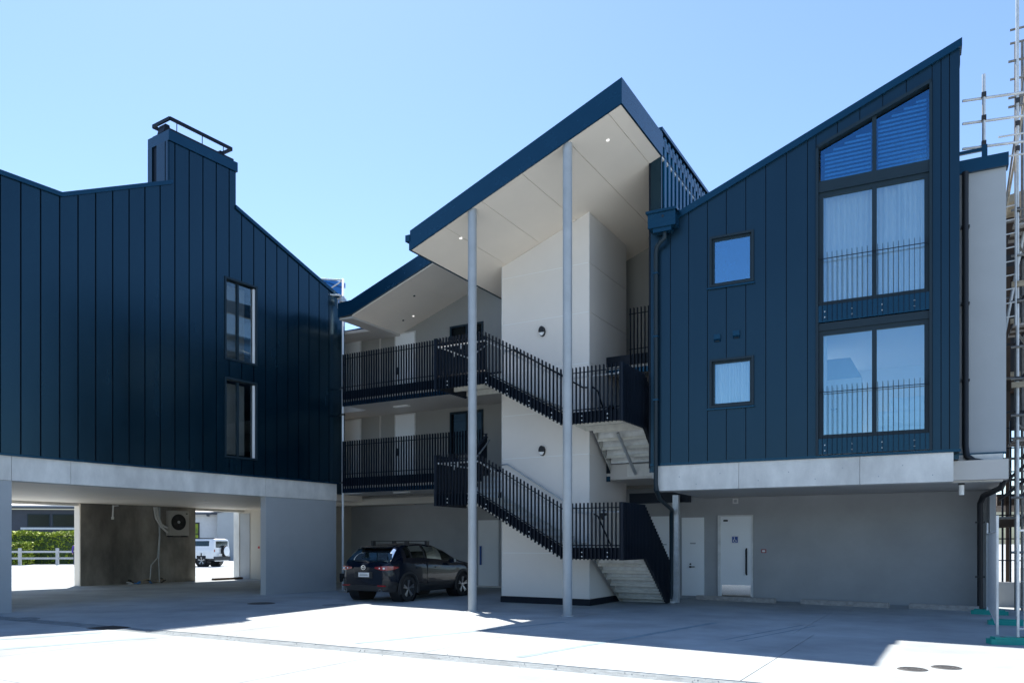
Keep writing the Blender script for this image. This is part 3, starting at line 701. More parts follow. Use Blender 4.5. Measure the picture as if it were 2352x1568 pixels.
part('roof', MB().wedge(-.2, 6.25, .3, 5.4, zR(-.2) - .3, zR(6.25) - .3, zR(-.2) - .05, zR(6.25) - .05), 'clad_trim', RB)
part('base_flashing', MB().box(-.2, 6.25, -.03, .02, 3.445, 3.5), 'clad_trim', RB)
w = MB(); w.box(6.05, 6.23, .25, 5.4, 3.32, 11.2); w.box(-.2, -.02, .25, 5.4, 3.4, 8.9); w.box(-.02, 2.3, 5.2, 5.4, 3.4, 9.3); w.box(3.9, 6.05, 5.21, 5.4, 3.4, 10.6); part('side_wall', w, 'clad', RB)
# small windows
for i, (a, b, c, d) in enumerate(smallw):
    fr = MB(); frame_rect(fr, a, b, c, d, .05, -.05, .12); frame_rect(fr, a + .05, b - .05, c + .05, d - .05, .045, .02, .1)
    wd = part('window', fr, 'frame', RB)
    part('pane', MB().box(a + .09, b - .09, .055, .065, c + .09, d - .09), 'glass_blue' if i == 0 else 'glass_deep', wd)
    part('sill', MB().box(a - .06, b + .02, -.06, -.0065, c - .05, c - .012), 'clad_trim', wd)
    if i == 0:
        cu = MB(); n = 40; px = [(a + .1 + (b - a - .2) * k / n) for k in range(n + 1)]
        vs_ = [(x, .16 + .02 * math.sin(k * 1.3) + .01 * math.sin(k * 3.1), z) for z in (c + .08, d - .08) for k, x in enumerate(px)]
        cu.add(vs_, [(k, k + 1, n + 2 + k, n + 1 + k) for k in range(n)]); part('blind_or_tone_sheet', cu, 'curtain', wd)
# glazed corner: frames
GW = part('glazed_wall', MB().box(hx0, hx0 + .05, -.06, .14, 3.5, triT(hx0)).box(hx1 - .05, hx1, -.06, .14, 3.5, triT(hx1)).wedge(hx0, hx1, -.06, .14, triT(hx0) - .06, triT(hx1) - .06, triT(hx0) + .01, triT(hx1) + .01).box(hx0 + .05, hx1 - .05, -.02, .14, 9.2, 9.44).box(hx0 + .05, hx1 - .05, -.01, .14, 6.2, 6.36), 'frame', RB)
# triangular head panes
mx = 4.668
def tripane(a, b, name, y0, y1, m, z0, t, parent):
    return part(name, MB().prism_xz([(a, z0), (b, z0), (b, triT(b) - t), (a, triT(a) - t)], y0, y1), m, parent)
tf = MB(); tf.box(mx - .04, mx + .04, .0, .12, 9.44, triT(mx) - .05); part('mullion', tf, 'frame', GW)
tripane(hx0 + .09, mx - .04, 'pane', .05, .06, 'glass_tri', 9.47, .13, GW); tripane(mx + .04, hx1 - .05, 'pane', .05, .06, 'glass_tri', 9.47, .13, GW)
for a, b in ((hx0 + .16, mx - .07), (mx + .07, hx1 - .1)):
    k = 0; z = 9.5
    while z < triT(b) - .25:
        xa = max(a, 3.6 + (z + .22 - 10.24) / .385) if z + .22 > triT(a) else a
        if b - xa > .08: part('blind_slat', MB().hexa([(xa, .14, z), (b, .14, z), (b, .165, z + .055), (xa, .165, z + .055), (xa, .143, z + .003), (b, .143, z + .003), (b, .168, z + .058), (xa, .168, z + .058)]), 'curtain', GW)
        z += .088
# sliding doors, upper and lower
for z0, z1 in ((6.74, 9.2), (3.86, 6.2)):
    fr = MB(); frame_rect(fr, hx0 + .05, hx1 - .05, z0, z1, .09, .02, .12); fr.box(mx - .045, mx + .045, .015, .11, z0 + .09, z1 - .09)
    sd = part('sliding_door', fr, 'frame', RB)
    part('pane', MB().box(hx0 + .14, mx - .045, .065, .075, z0 + .09, z1 - .09), 'glass_blue', sd)
    part('pane', MB().box(mx + .045, hx1 - .14, .065, .075, z0 + .09, z1 - .09), 'glass_blue', sd)
    zs0 = z0 - .36
    part('skirt_panel', MB().box(hx0 + .05, hx1 - .05, -.03, .02, zs0 + (.02 if z0 < 5 else 0), z0), 'clad_trim', sd)
    jb = bpy.data.objects.new('juliet_balustrade', None); COL.objects.link(jb); jb.parent = RB
    me = MB().box(-.0045, .0045, -.009, .009, 0, 1.47).mesh('thin_baluster'); me.materials.append(M['dark_steel'])
    for k in range(21): link('baluster', me, None, jb, (hx0 + .13 + k * .0985, -.06, zs0 + .02))
    part('rail', MB().path([(hx0 + .02, -.05, z0 + 1.0), (hx1 - .02, -.05, z0 + 1.0)], .009, 6), 'dark_steel', jb)
    for x in (hx0 + .18, hx0 + .72, hx0 + 1.3, hx0 + 1.9):
        for dz in (.1, .22): link('bolt', bolt_mb, None, jb, (x, -.035, zs0 + dz))
# rooms behind the glass
for z0, z1, nm in ((3.84, 6.3, 'low'), (6.7, 9.25, 'up')):
    rm = MB()
    rm.box(2.4, 6.05, .26, 5.2, z0 - .1, z0); part('room_floor', rm, 'room_floor', RB)
    rm = MB(); rm.box(2.4, 6.05, .26, 5.2, z1, z1 + .1)
    rm.box(2.3, 2.4, .26, 5.2, z0, z1); rm.box(6.0, 6.05, .26, 5.2, z0, z1)
    rm.box(3.85, 6.0, 5.1, 5.2, z0, z1)  # rear left partly open, an added unseen opening that brings daylight in
    part('room_wall', rm, 'room_wall', RB)
bh = MB(); bh.box(2.4, 4.3, 2.2, 2.3, 3.84, 5.55); part('room_door', bh, 'white', RB)
part('door_lever', MB().box(3.62, 3.76, 2.14, 2.2, 4.82, 4.85), 'black', RB)
bh = MB(); bh.prism_xz([(2.4, 5.56), (4.3, 5.56), (4.05, 6.05), (2.4, 6.05)], 2.2, 2.3); part('bulkhead', bh, 'bulkhead', RB)
def curtain(x0, x1, y, z0, z1, nm, amp, n):
    cu = MB(); vs_ = []
    for z in (z0, z1):
        for k in range(n + 1):
            x = x0 + (x1 - x0) * k / n
            vs_.append((x, y + amp * math.sin(k * 1.05) + amp * .5 * math.sin(k * .37 + z), z))
    cu.add(vs_, [(k, k + 1, n + 2 + k, n + 1 + k) for k in range(n)])
    o = part(nm, cu, 'curtain', RB, smooth=True); return o
curtain(hx0 + .1, 5.2, .3, 6.72, 9.2, 'curtain', .04, 90); curtain(5.12, hx1 - .05, .17, 6.72, 9.2, 'curtain', .03, 34)
curtain(hx0 + .06, hx0 + .2, .3, 3.86, 6.2, 'curtain', .03, 10)
# pillows and bed in the lower room
bed = fthing('bed', 'white bedding heaped behind the lower sliding glass door', 'bed', FR, 5.25, 1.1, 3.84)
def pillow(mb, c, a, b, h, n=10):
    vs_ = []
    for i in range(n + 1):
        for j in range(n + 1):
            u, v_ = -1 + 2 * i / n, -1 + 2 * j / n
            t = max(0, (1 - u ** 4) * (1 - v_ ** 4)) ** .5
            vs_.append((c[0] + u * a, c[1] - h * t + .03 * math.sin(5 * u + 3 * v_), c[2] + v_ * b))
    f = [(i * (n + 1) + j, (i + 1) * (n + 1) + j, (i + 1) * (n + 1) + j + 1, i * (n + 1) + j + 1) for i in range(n) for j in range(n)]
    mb.add(vs_, f); vs2 = [(x, 2 * c[1] - y, z) for x, y, z in vs_]; mb.add(vs2, [tuple(reversed(q)) for q in f])
part('mattress', MB().box(-.55, .7, 0, 1.9, 0, .5), 'bedding', bed)
pm = MB(); pillow(pm, (.12, .05, .72), .42, .26, .12); part('pillow', pm, 'bedding', bed, smooth=True)
pm = MB(); pillow(pm, (-.05, -.1, .5), .5, .17, .1); part('pillow', pm, 'bedding', bed, smooth=True)
# concrete beam, soffit, carport wall
for a, b in ((-.03, 1.868), (1.876, 4.386), (4.394, 6.12)):
    part('concrete_beam', MB().box(a, b, .0, .42, 2.85, 3.442), 'concrete', RB)
part('soffit', MB().box(-.03, 7.1, .42, 4.4, 2.9, 3.3), 'soffit_grey', RB)
for x in (.5, .9, 1.45, 2.3, 2.95, 3.5, 4.05, 4.75, 5.2, 5.75):
    z = 3.1 + .12 * math.sin(x * 5.1)
    part('tie_hole', MB().lathe([(.0, -.001), (.012, -.001), (.014, .004)], 10, 'y', (x, 0, z)), 'grey_paint', RB)
gw = MB(); strip_columns(gw, -2.6, 7.13, 4.4, 4.6, 0, const(2.95), [], []); part('carport_wall', gw, 'grey_wall', RB)
part('carport_wall', MB().box(-2.6, -.05, 4.42, 4.6, 2.95, 3.7), 'grey_wall', RB)
part('carport_return', MB().box(7.0, 7.13, 3.6, 4.4, 0, 2.9), 'grey_wall', RB)
part('post', MB().box(-.38, -.22, 2.52, 2.68, 0, 2.9), 'galv', RB)
# doors of the ground floor
def gdoor(a, b, zb, zt):
    return part('door', MB().box(a, b, 4.355, 4.4, zb, zt), 'door_white', RB)
d0 = gdoor(-1.64, -.98, .08, 2.4); part('name_strip', MB().box(-1.2, -1.08, 4.35, 4.355, 1.55, 1.58), 'grey_paint', d0)
d1 = gdoor(-.63, .02, .08, 2.35)
part('name_strip', MB().box(-.38, -.22, 4.35, 4.355, 1.58, 1.62), 'grey_paint', d1)
h1 = MB(); h1.lathe([(0, -.05), (.028, -.05), (.028, 0)], 12, 'y', (-.37, 4.355, .92)); h1.lathe([(0, -.03), (.024, -.03), (.024, 0)], 12, 'y', (-.37, 4.355, 1.0)); h1.box(-.37, -.24, 4.3, 4.32, .91, .935); part('handle', h1, 'black', d1)
d2 = gdoor(.45, 1.36, .1, 2.36)
fr = MB(); fr.box(.42, .5, 4.33, 4.36, .06, 2.36); fr.box(.42, 1.4, 4.33, 4.36, 2.36, 2.4); fr.box(1.36, 1.4, 4.33, 4.36, .06, 2.36); part('frame', fr, 'white_paint', d2)
part('pull_handle', MB().path([(1.22, 4.34, .72), (1.22, 4.29, .75), (1.22, 4.29, 1.42), (1.22, 4.34, 1.45)], .022, 8), 'dark_steel', d2)
part('closer', MB().box(.58, .7, 4.32, 4.355, 2.22, 2.27), 'black', d2)
kp = part('kick_plate', MB().box(.53, 1.33, 4.348, 4.354, .1, .42), 'chrome', d2)
sp = part('sign_plate', MB().box(.79, 1.01, 4.345, 4.353, 1.58, 1.82), 'white', d2)
part('sign_field', MB().box(.82, .98, 4.341, 4.345, 1.62, 1.79), 'sign_blue', d2)
wc = MB()
def ringpts(mb, c, r, a0, a1, n, wdt):
    for i in range(n):
        t0, t1 = a0 + (a1 - a0) * i / n, a0 + (a1 - a0) * (i + 1) / n
        mb.bar((c[0] + r * math.cos(t0), 4.3395, c[1] + r * math.sin(t0)), (c[0] + r * math.cos(t1), 4.3395, c[1] + r * math.sin(t1)), wdt, .002, (0, 1, 0))
ringpts(wc, (.893, 1.675), .038, 2.2, 6.0, 12, .012)
wc.bar((.885, 4.3395, 1.755), (.89, 4.3395, 1.7), .016, .002, (0, 1, 0)); wc.bar((.89, 4.3395, 1.7), (.925, 4.3395, 1.695), .012, .002, (0, 1, 0)); wc.bar((.925, 4.3395, 1.695), (.945, 4.3395, 1.65), .012, .002, (0, 1, 0))
wc.lathe([(0, -.001), (.012, -.001), (.012, .001)], 10, 'y', (.884, 4.3395, 1.772))
part('wheelchair_symbol', wc, 'white', d2)
part('vent_cover', MB().box(.83, .98, 4.37, 4.4, 2.72, 2.87), 'white_paint', RB); part('vent_grille', MB().box(.865, .945, 4.364, 4.37, 2.755, 2.835), 'grey_paint', RB)
o = part('call_point', MB().box(-.065, .065, -.03, 0, -.05, .05), 'red_dark'); fone(o, FR, 1.68, 4.4, 1.385); tag(o, 'red framed alarm panel on the grey wall beside the toilet door', 'call point')
o2 = part('face', MB().box(-.042, .042, -.034, -.03, -.028, .028), 'white', o)
# exhaust vents on the cladding
for x, z in ((1.393, 6.32), (1.825, 6.35)):
    vb = MB(); vb.box(x - .075, x + .075, -.06, -.006, z + .0, z + .08); vb.wedge_y(x - .075, x + .075, -.06, -.006, z - .03, z - .09, z, z); v = part('exhaust_hood', vb, 'clad_trim', RB)
    part('slot', MB().box(x - .05, x + .05, -.045, -.02, z - .085, z - .07), 'black', v)
# rainwater head and downpipes
rh = MB(); rh.wedge(-.16, .5, -.34, -.04, 9.0, 9.0, 9.34, 9.34); rh.box(-.2, .54, -.38, -.035, 9.34, 9.4); rh.wedge(-.05, .39, -.3, -.08, 8.9, 8.9, 9.0, 9.0)
r_ = part('rainwater_head', rh, 'clad_trim', RB); part('overflow', MB().lathe([(0, -.004), (.03, -.004), (.03, 0)], 12, 'y', (.2, -.34, 9.24)), 'black', r_)
dp = MB().path([(.2, -.2, 8.95), (.2, -.2, 8.78), (.1, -.19, 8.7), (.0, -.14, 8.62), (-.03, -.12, 8.5), (-.03, -.12, 3.0), (-.03, -.1, 2.88), (-.16, .6, 2.7), (-.34, 2.3, 2.5), (-.4, 2.48, 2.35), (-.4, 2.48, .25), (-.42, 2.46, .1)], .052, 12)
d_ = part('downpipe', dp, 'frame', RB); autosmooth(d_, 50)
for z in (8.0, 6.5, 5.0): part('clip', MB().box(-.09, .03, -.18, -.0065, z - .02, z + .02), 'clad_trim', d_)
part('shoe', MB().box(-.5, -.3, 2.36, 2.56, 0, .05), 'white_paint', d_)
# recessed grey wing at the right
part('wing_wall', MB().box(6.24, 7.09, .8, 1.0, 3.46, 9.4), 'grey_paint', RB)
part('wing_fascia', MB().box(6.24, 7.13, .72, 1.02, 9.33, 9.6), 'clad_trim', RB)
part('wing_rail', MB().bar((6.25, .8, 9.78), (6.72, .8, 9.78), .05, .07).box(6.66, 6.76, .76, .84, 9.6, 9.86), 'clad_trim', RB)
part('wing_beam', MB().box(6.128, 7.02, .64, .95, 2.87, 3.435), 'concrete', RB)
part('wing_flashing', MB().box(6.24, 7.09, .77, .8, 3.44, 3.48), 'clad_trim', RB)
dp = MB().path([(6.36, .68, 9.33), (6.36, .68, 3.62), (6.38, .57, 3.4), (6.5, .54, 3.3), (7.0, .54, 3.17), (7.1, .6, 3.08), (7.05, 1.4, 2.78), (6.86, 3.4, 2.72), (6.8, 3.55, 2.55), (6.8, 3.55, 0)], .06, 12)
d_ = part('downpipe', dp, 'black', RB); autosmooth(d_, 50)
for z in (8.2, 6.6, 5.0): part('clip', MB().box(6.28, 6.44, .66, .8, z - .02, z + .02), 'black', d_)
for z in (2.1, .8): part('clip', MB().box(6.7, 6.9, 3.5, 3.62, z - .02, z + .02), 'black', d_)
o = fthing('soffit_lamp', 'white cylinder lamp hanging below the concrete beam at the carport end', 'lamp', FR, 6.3, .9, 2.88)
part('mount', MB().lathe([(0, 0), (.06, 0), (.06, -.05), (0, -.05)], 14, 'z'), 'black', o); part('tube', MB().lathe([(0, -.05), (.05, -.05), (.05, -.26), (.0, -.26)], 14, 'z'), 'lamp_white', o)

# ================================================================== yard things
for lab, F, x, y, sx, sy, rz in (('square black drain grate in the shaded yard in front of the carport', FC, -4.1, -6.15 + .0, .5, .36, 0),):
    pass
def drain(lab, wx, wy, sx, sy, rz, rnd=False, m='iron', slots=5):
    o = thing('drain_cover', lab, 'drain cover', (wx, wy, .001), rz, 'drain covers in the yard')
    if rnd:
        part('rim', MB().lathe([(sx * .9, .002), (sx * .9, .008), (sx, .008), (sx + .02, 0)], 32, 'z'), m, o)
        part('lid', MB().lathe([(0, .006), (sx * .3, .006), (sx * .31, .002), (sx * .38, .002), (sx * .39, .006), (sx * .62, .006), (sx * .63, .002), (sx * .7, .002), (sx * .71, .006), (sx * .86, .006), (sx * .88, -.002)], 32, 'z'), m, o)
    else:
        fr = MB(); fr.box(-sx, sx, -sy, sy, 0, .004); part('frame', fr, 'black', o)
        for k in range(slots):
            x = -sx + (k + .5) * 2 * sx / slots; part('bar', MB().box(x - sx / slots * .55, x + sx / slots * .55, -sy * .88, sy * .88, .004, .01), m, o)
drain('square black grate in the blue shade left of the shadow notch', -7.65, 14.7, .27, .27, FC.ang)
drain('round dark lid in the shade before the right carport pillar', -6.68, 20.64, .34, 0, 0, True)
drain('round dark lid at the foot of the leftmost pillar', -10.35, 16.4, .3, 0, 0, True, 'channel')
drain('oval iron cover in the sun, nearer the stairs of the sunlit pair', 5.09, 9.85, .16, 0, 0, True)
drain('oval iron cover in the sun, nearer the fence of the sunlit pair', 5.6, 9.99, .16, 0, 0, True)
drain('round dark lid lying in front of the parked car bumper', -4.6, 20.1, .3, 0, 0, True, 'channel')
for k, (lab, x0, y0, x1, y1) in enumerate((('long squared timber lying in front of the toilet door', -.1, 4.05, 2.1, 3.65), ('long squared timber lying between the other two along the wall', 2.75, 3.75, 4.85, 3.35), ('long squared timber lying nearest the fence end of the wall', 5.3, 3.45, 6.75, 3.2))):
    p = FR.w(x0, y0); q = FR.w(x1, y1)
    o = tag(part('timber_baulk', MB().bar((p[0], p[1], .06), (q[0], q[1], .06), .16, .12), 'timber'), lab, 'timber', 'timbers along the carport wall')
ym = part('floor_marking', MB().box(-.5, .25, -.04, .04, 0, .003).box(.1, .5, .1, .2, 0, .003), 'yellow'); fone(ym, FL, -.5, -1.15, .001, R_(-80)); ym['kind'] = 'structure'
# ------------------------------------------------------------------ cars
def make_wheel(parent, name, x, y, r, wdt, side, m_rim='rim'):
    w = bpy.data.objects.new(name, None); COL.objects.link(w); w.parent = parent; w.location = (x, y, r)
    s = side
    ty = MB().lathe([(r * .68, -s * wdt / 2), (r * .9, -s * wdt / 2), (r * .98, -s * wdt * .42), (r, -s * wdt * .25), (r, s * wdt * .25), (r * .98, s * wdt * .42), (r * .9, s * wdt / 2), (r * .68, s * wdt / 2)], 36, 'y')
    autosmooth(part('tyre', ty, 'rubber', w))
    rm = MB().lathe([(r * .7, s * wdt * .48), (r * .66, s * wdt * .46), (r * .64, s * wdt * .2), (r * .0, s * wdt * .12)], 30, 'y')
    part('rim_barrel', rm, 'iron', w)
    sp = MB()
    for k in range(5):
        a = k * 2 * math.pi / 5 + .3
        for da in (-.14, .14):
            sp.bar((r * .1 * math.cos(a), s * wdt * .36, r * .1 * math.sin(a)), (r * .66 * math.cos(a + da), s * wdt * .45, r * .66 * math.sin(a + da)), .035, .02, (0, 1, 0))
    sp.lathe([(0, s * wdt * .42), (r * .14, s * wdt * .42), (r * .15, s * wdt * .3)], 16, 'y')
    part('rim', sp, m_rim, w)
    return w
def loft_car(root, stations, groups, paint, hole, belt=None):
    """stations: list of (x, ring) ring = half section [(y,z)...] from bottom centre to roof centre.
    groups: function(i,j)-> part name or None; hole(xc,yc,zc)->True to drop the face"""
    n = len(stations[0][1]); out = {}
    def vert(i, j, s): x, rg = stations[i]; y, z = rg[j][:2]; dx = rg[j][2] if len(rg[j]) > 2 else 0; return (x + dx, s * y, z)
    for s in (1, -1):
        for i in range(len(stations) - 1):
            for j in range(n - 1):
                q = [vert(i, j, s), vert(i + 1, j, s), vert(i + 1, j + 1, s), vert(i, j + 1, s)]
                c = [sum(p[k] for p in q) / 4 for k in range(3)]
                if hole(*c): continue
                out.setdefault(groups(i, j, c, s), MB()).add(q, [(0, 1, 2, 3) if s > 0 else (3, 2, 1, 0)])
    for i in (0, len(stations) - 1):
        ring = [vert(i, j, 1) for j in range(n)] + [vert(i, j, -1) for j in range(n - 1, -1, -1)]
        out.setdefault('body', MB()).add(ring, [tuple(range(len(ring)))])
    import bmesh
    for k, mb in out.items():
        k = k.split('|')[0]; me = mb.mesh(k); bm = bmesh.new(); bm.from_mesh(me); bmesh.ops.remove_doubles(bm, verts=bm.verts, dist=.0005); bm.normal_update(); bm.to_mesh(me); bm.free()
        mm = {'body': paint, 'lower_cladding': 'black', 'window': 'glass_car', 'rear_window': 'glass_rear', 'windscreen': 'glass_car', 'tail_light': 'tail_red', 'pillar_trim': 'black'}[k.split('.')[0]]
        o = link(k, me, mm, root); autosmooth(o, 32)
# --- dark blue hatchback SUV, x forward, rear at 0
car = thing('parked_car', 'dark blue hatchback car with roof bars parked under the balcony', 'car', (0, 0, 0), 0)
def itp(x, tbl):
    for (a, va), (b, vb) in zip(tbl, tbl[1:]):
        if a <= x <= b:
            t = (x - a) / (b - a); t = t * t * (3 - 2 * t) * .5 + t * .5; return va + (vb - va) * t
    return tbl[0][1] if x < tbl[0][0] else tbl[-1][1]
xs = [0, .03, .08, .14, .2, .28, .36, .44, .52, .56, .6, .7] + [.8 + .07 * k for k in range(54)]
xs = [x for x in xs if x < 4.5] + [4.5, 4.54]
ztop = [(0, .95), (.03, 1.0), (.08, 1.06), (.14, 1.1), (.5, 1.44), (.55, 1.5), (.6, 1.52), (1.1, 1.585), (1.75, 1.61), (2.25, 1.575), (2.75, 1.42), (3.25, 1.16), (3.45, 1.08), (4.0, 1.0), (4.35, .88), (4.54, .68)]
zbelt = [(0, .93), (.14, 1.06), (.6, 1.13), (1.2, 1.08), (3.0, 1.0), (3.4, 1.0), (4.0, .93), (4.35, .82), (4.54, .62)]
whalf = [(0, .64), (.03, .72), (.1, .8), (.2, .855), (.4, .9), (.6, .918), (2.2, .92), (3.7, .915), (4.2, .84), (4.45, .7), (4.54, .55)]
zlow = [(0, .34), (.5, .26), (1.0, .24), (3.4, .24), (4.1, .26), (4.54, .32)]
RWX, FWX, WR = .80, 3.48, .36
sts = []
for x in xs:
    zt = itp(x, ztop); zb = min(itp(x, zbelt), zt - .02); W = itp(x, whalf); zl = itp(x, zlow)
    hgt = max(0, zt - zb); cab = min(1, hgt / .5)
    ins = W - .05 - .0 - cab * .25           # roof edge half-width
    ring = [(0, zl), (W * .8, zl), (W - .06, zl + .05), (W - .015, zl + .16), (W - .005, zl + .26), (W, .62 if zb > .75 else zl + .3), (W, .72 if zb > .85 else zl + .34), (W - .008, (zb + .75) / 2 if zb > .85 else zl + .37), (W - .02, zb - .06), (W - .05, zb),
            (W - .06 - cab * .05, zb + hgt * .22), (W - .055 - cab * .12, zb + hgt * .58), (ins, zb + hgt * .86), (ins - .05, zb + hgt * .95), (ins * .6, zb + hgt * .99), (ins * .25, zt), (0, zt)]
    sts.append((x, ring))
def cgroup(i, j, c, s):
    x, y, z = c
    if .13 < x < .50 and j in (12, 13, 14, 15): return 'rear_window'
    if 2.32 < x < 3.2 and j >= 13: return 'windscreen'
    zb = itp(x, zbelt); 
    if j in (10, 11) and .72 < x < 2.95:
        if x < 1.0: return 'window|%d|0' % s if x > .8 else 'body'
        if 1.62 < x < 1.72: return 'pillar_trim|%d|1' % s
        if 1.0 <= x < 1.08: return 'pillar_trim|%d|0' % s
        return 'window|%d|%d' % (s, 1 if x < 1.65 else 2)
    if j <= 3: return 'lower_cladding'
    return 'body'
def chole(x, y, z):
    if abs(y) < .6: return False
    for wx in (RWX, FWX):
        if (x - wx) ** 2 + (z - WR) ** 2 < .405 ** 2: return True
    return False
loft_car(car, sts, cgroup, 'car_paint', chole)
for wx in (RWX, FWX):
    for s in (1, -1):
        make_wheel(car, 'wheel', wx, s * .80, WR, .225, s)
        ar = MB(); n = 26
        for k in range(n):
            a0, a1 = -.35 + (math.pi + .7) * k / n, -.35 + (math.pi + .7) * (k + 1) / n
            p = []
            for a in (a0, a1):
                for r, yo in ((.365, .885), (.37, .93), (.45, .932), (.475, .915)): p.append((wx + r * math.cos(a), s * yo, WR + r * math.sin(a)))
            ar.add(p, [(0, 1, 5, 4), (1, 2, 6, 5), (2, 3, 7, 6)])
        part('arch_trim', ar, 'black', car, smooth=True)
        part('wheel_well', MB().lathe([(.0, s * .55), (.42, s * .55), (.42, s * .9)], 24, 'y', (wx, 0, WR)), 'black', car)
# rear details
for s in (1, -1):
    tl = MB(); tl.prism_xz([(-.012, .93), (.06, .99), (.34, 1.02), (.42, .985), (.2, .9), (.02, .86)], s * .885 - .008, s * .885 + .008) if False else None
    tl = MB(); pts = [(-.035, .4, .96), (-.035, .4, .92), (-.03, .62, .98), (-.028, .62, .875), (.03, .78, .99), (.02, .78, .87), (.19, .862, .985), (.17, .858, .89), (.36, .905, .965), (.34, .905, .93)]
    v1 = [(x - .0, s * y, z) for x, y, z in pts]; v2 = [(x + .05, s * (y - .04), z) for x, y, z in pts]
    tl.add(v1 + v2, [(0, 1, 3, 2), (2, 3, 5, 4), (4, 5, 7, 6), (6, 7, 9, 8), (0, 2, 12, 10), (2, 4, 14, 12), (4, 6, 16, 14), (6, 8, 18, 16), (1, 11, 13, 3), (3, 13, 15, 5), (5, 15, 17, 7), (7, 17, 19, 9)])
    t_ = part('tail_light', tl, 'tail_red', car)
    lens = MB()
    for yy, zz, r in ((.56, .93, .02), (.7, .925, .027)): lens.lathe([(0, -.03), (r, -.03), (r, .0)], 14, 'x', (-.004, s * yy, zz))
    part('lamp_lens', lens, 'lamp_white', t_)
    part('reflector', MB().box(-.03, .0, s * .62 - .13, s * .62 + .13, .44, .475), 'tail_red', car)
    ex = MB().lathe([(.0, .04), (.038, .04), (.042, -.06), (.036, -.06), (.03, .03)], 16, 'x', (0, s * .6, .34)); part('exhaust', ex, 'chrome', car)
    mi = MB().hexa([(2.72, s * .93, 1.02), (2.86, s * .93, 1.02), (2.84, s * 1.1, 1.05), (2.72, s * 1.1, 1.05), (2.72, s * .93, 1.13), (2.84, s * .93, 1.13), (2.82, s * 1.09, 1.15), (2.72, s * 1.09, 1.16)]); part('mirror', mi, 'car_paint', car)
    for yy in (.0,): pass
part('plate_recess', MB().box(-.028, .0, -.3, .3, .66, .83), 'black', car)
pl_ = part('number_plate', MB().box(-.036, -.028, -.2, .17, .69, .81), 'plate', car)
part('plate_line', MB().box(-.038, -.036, -.15, .12, .765, .775).box(-.038, -.036, -.16, .13, .73, .745), 'plate_ink', pl_)
em = MB()
for k in range(24):
    a0, a1 = 2 * math.pi * k / 24, 2 * math.pi * (k + 1) / 24
    em.bar((-.03, .072 * math.cos(a0), .945 + .056 * math.sin(a0)), (-.03, .072 * math.cos(a1), .945 + .056 * math.sin(a1)), .016, .012, (1, 0, 0))
em.bar((-.03, -.07, .965), (-.03, -.02, .95), .014, .01, (1, 0, 0)); em.bar((-.03, -.02, .95), (-.03, 0, .925), .014, .01, (1, 0, 0)); em.bar((-.03, .07, .965), (-.03, .02, .95), .014, .01, (1, 0, 0)); em.bar((-.03, .02, .95), (-.03, 0, .925), .014, .01, (1, 0, 0))
part('emblem', em, 'chrome', car)
part('bumper_lower', MB().hexa([(-.02, -.66, .32), (.3, -.84, .28), (.3, .84, .28), (-.02, .66, .32), (-.028, -.66, .46), (.3, -.885, .46), (.3, .885, .46), (-.028, .66, .46)]), 'black', car)
part('spoiler', MB().hexa([(.43, -.54, 1.47), (.62, -.58, 1.5), (.62, .58, 1.5), (.43, .54, 1.47), (.38, -.52, 1.495), (.62, -.58, 1.533), (.62, .58, 1.533), (.38, .52, 1.495)]), 'car_paint', car)
part('wiper', MB().bar((.12, .0, 1.115), (.13, .42, 1.125), .02, .015), 'black', car)
for x in (1.1, 2.05):
    cb = MB(); cb.bar((x, -.6, 1.665), (x, .6, 1.665), .06, .02)
    for s in (1, -1): cb.box(x - .06, x + .06, s * .6 - .04, s * .6 + .04, 1.54, 1.675)
    part('roof_bar', cb, 'black', car)
part('door_seam', MB().box(1.655, 1.663, -.925, .925, .45, 1.05), 'black', car)
for s in (1, -1):
    for x in (1.15, 2.05): part('door_handle', MB().box(x, x + .2, s * .925 - .012, s * .925 + .012, .905, .935), 'car_paint', car)
hd = math.atan2(.866, .5)
ax = (-3.62, 21.75); car.rotation_euler = (0, 0, hd); car.location = (ax[0] - RWX * math.cos(hd), ax[1] - RWX * math.sin(hd), 0)

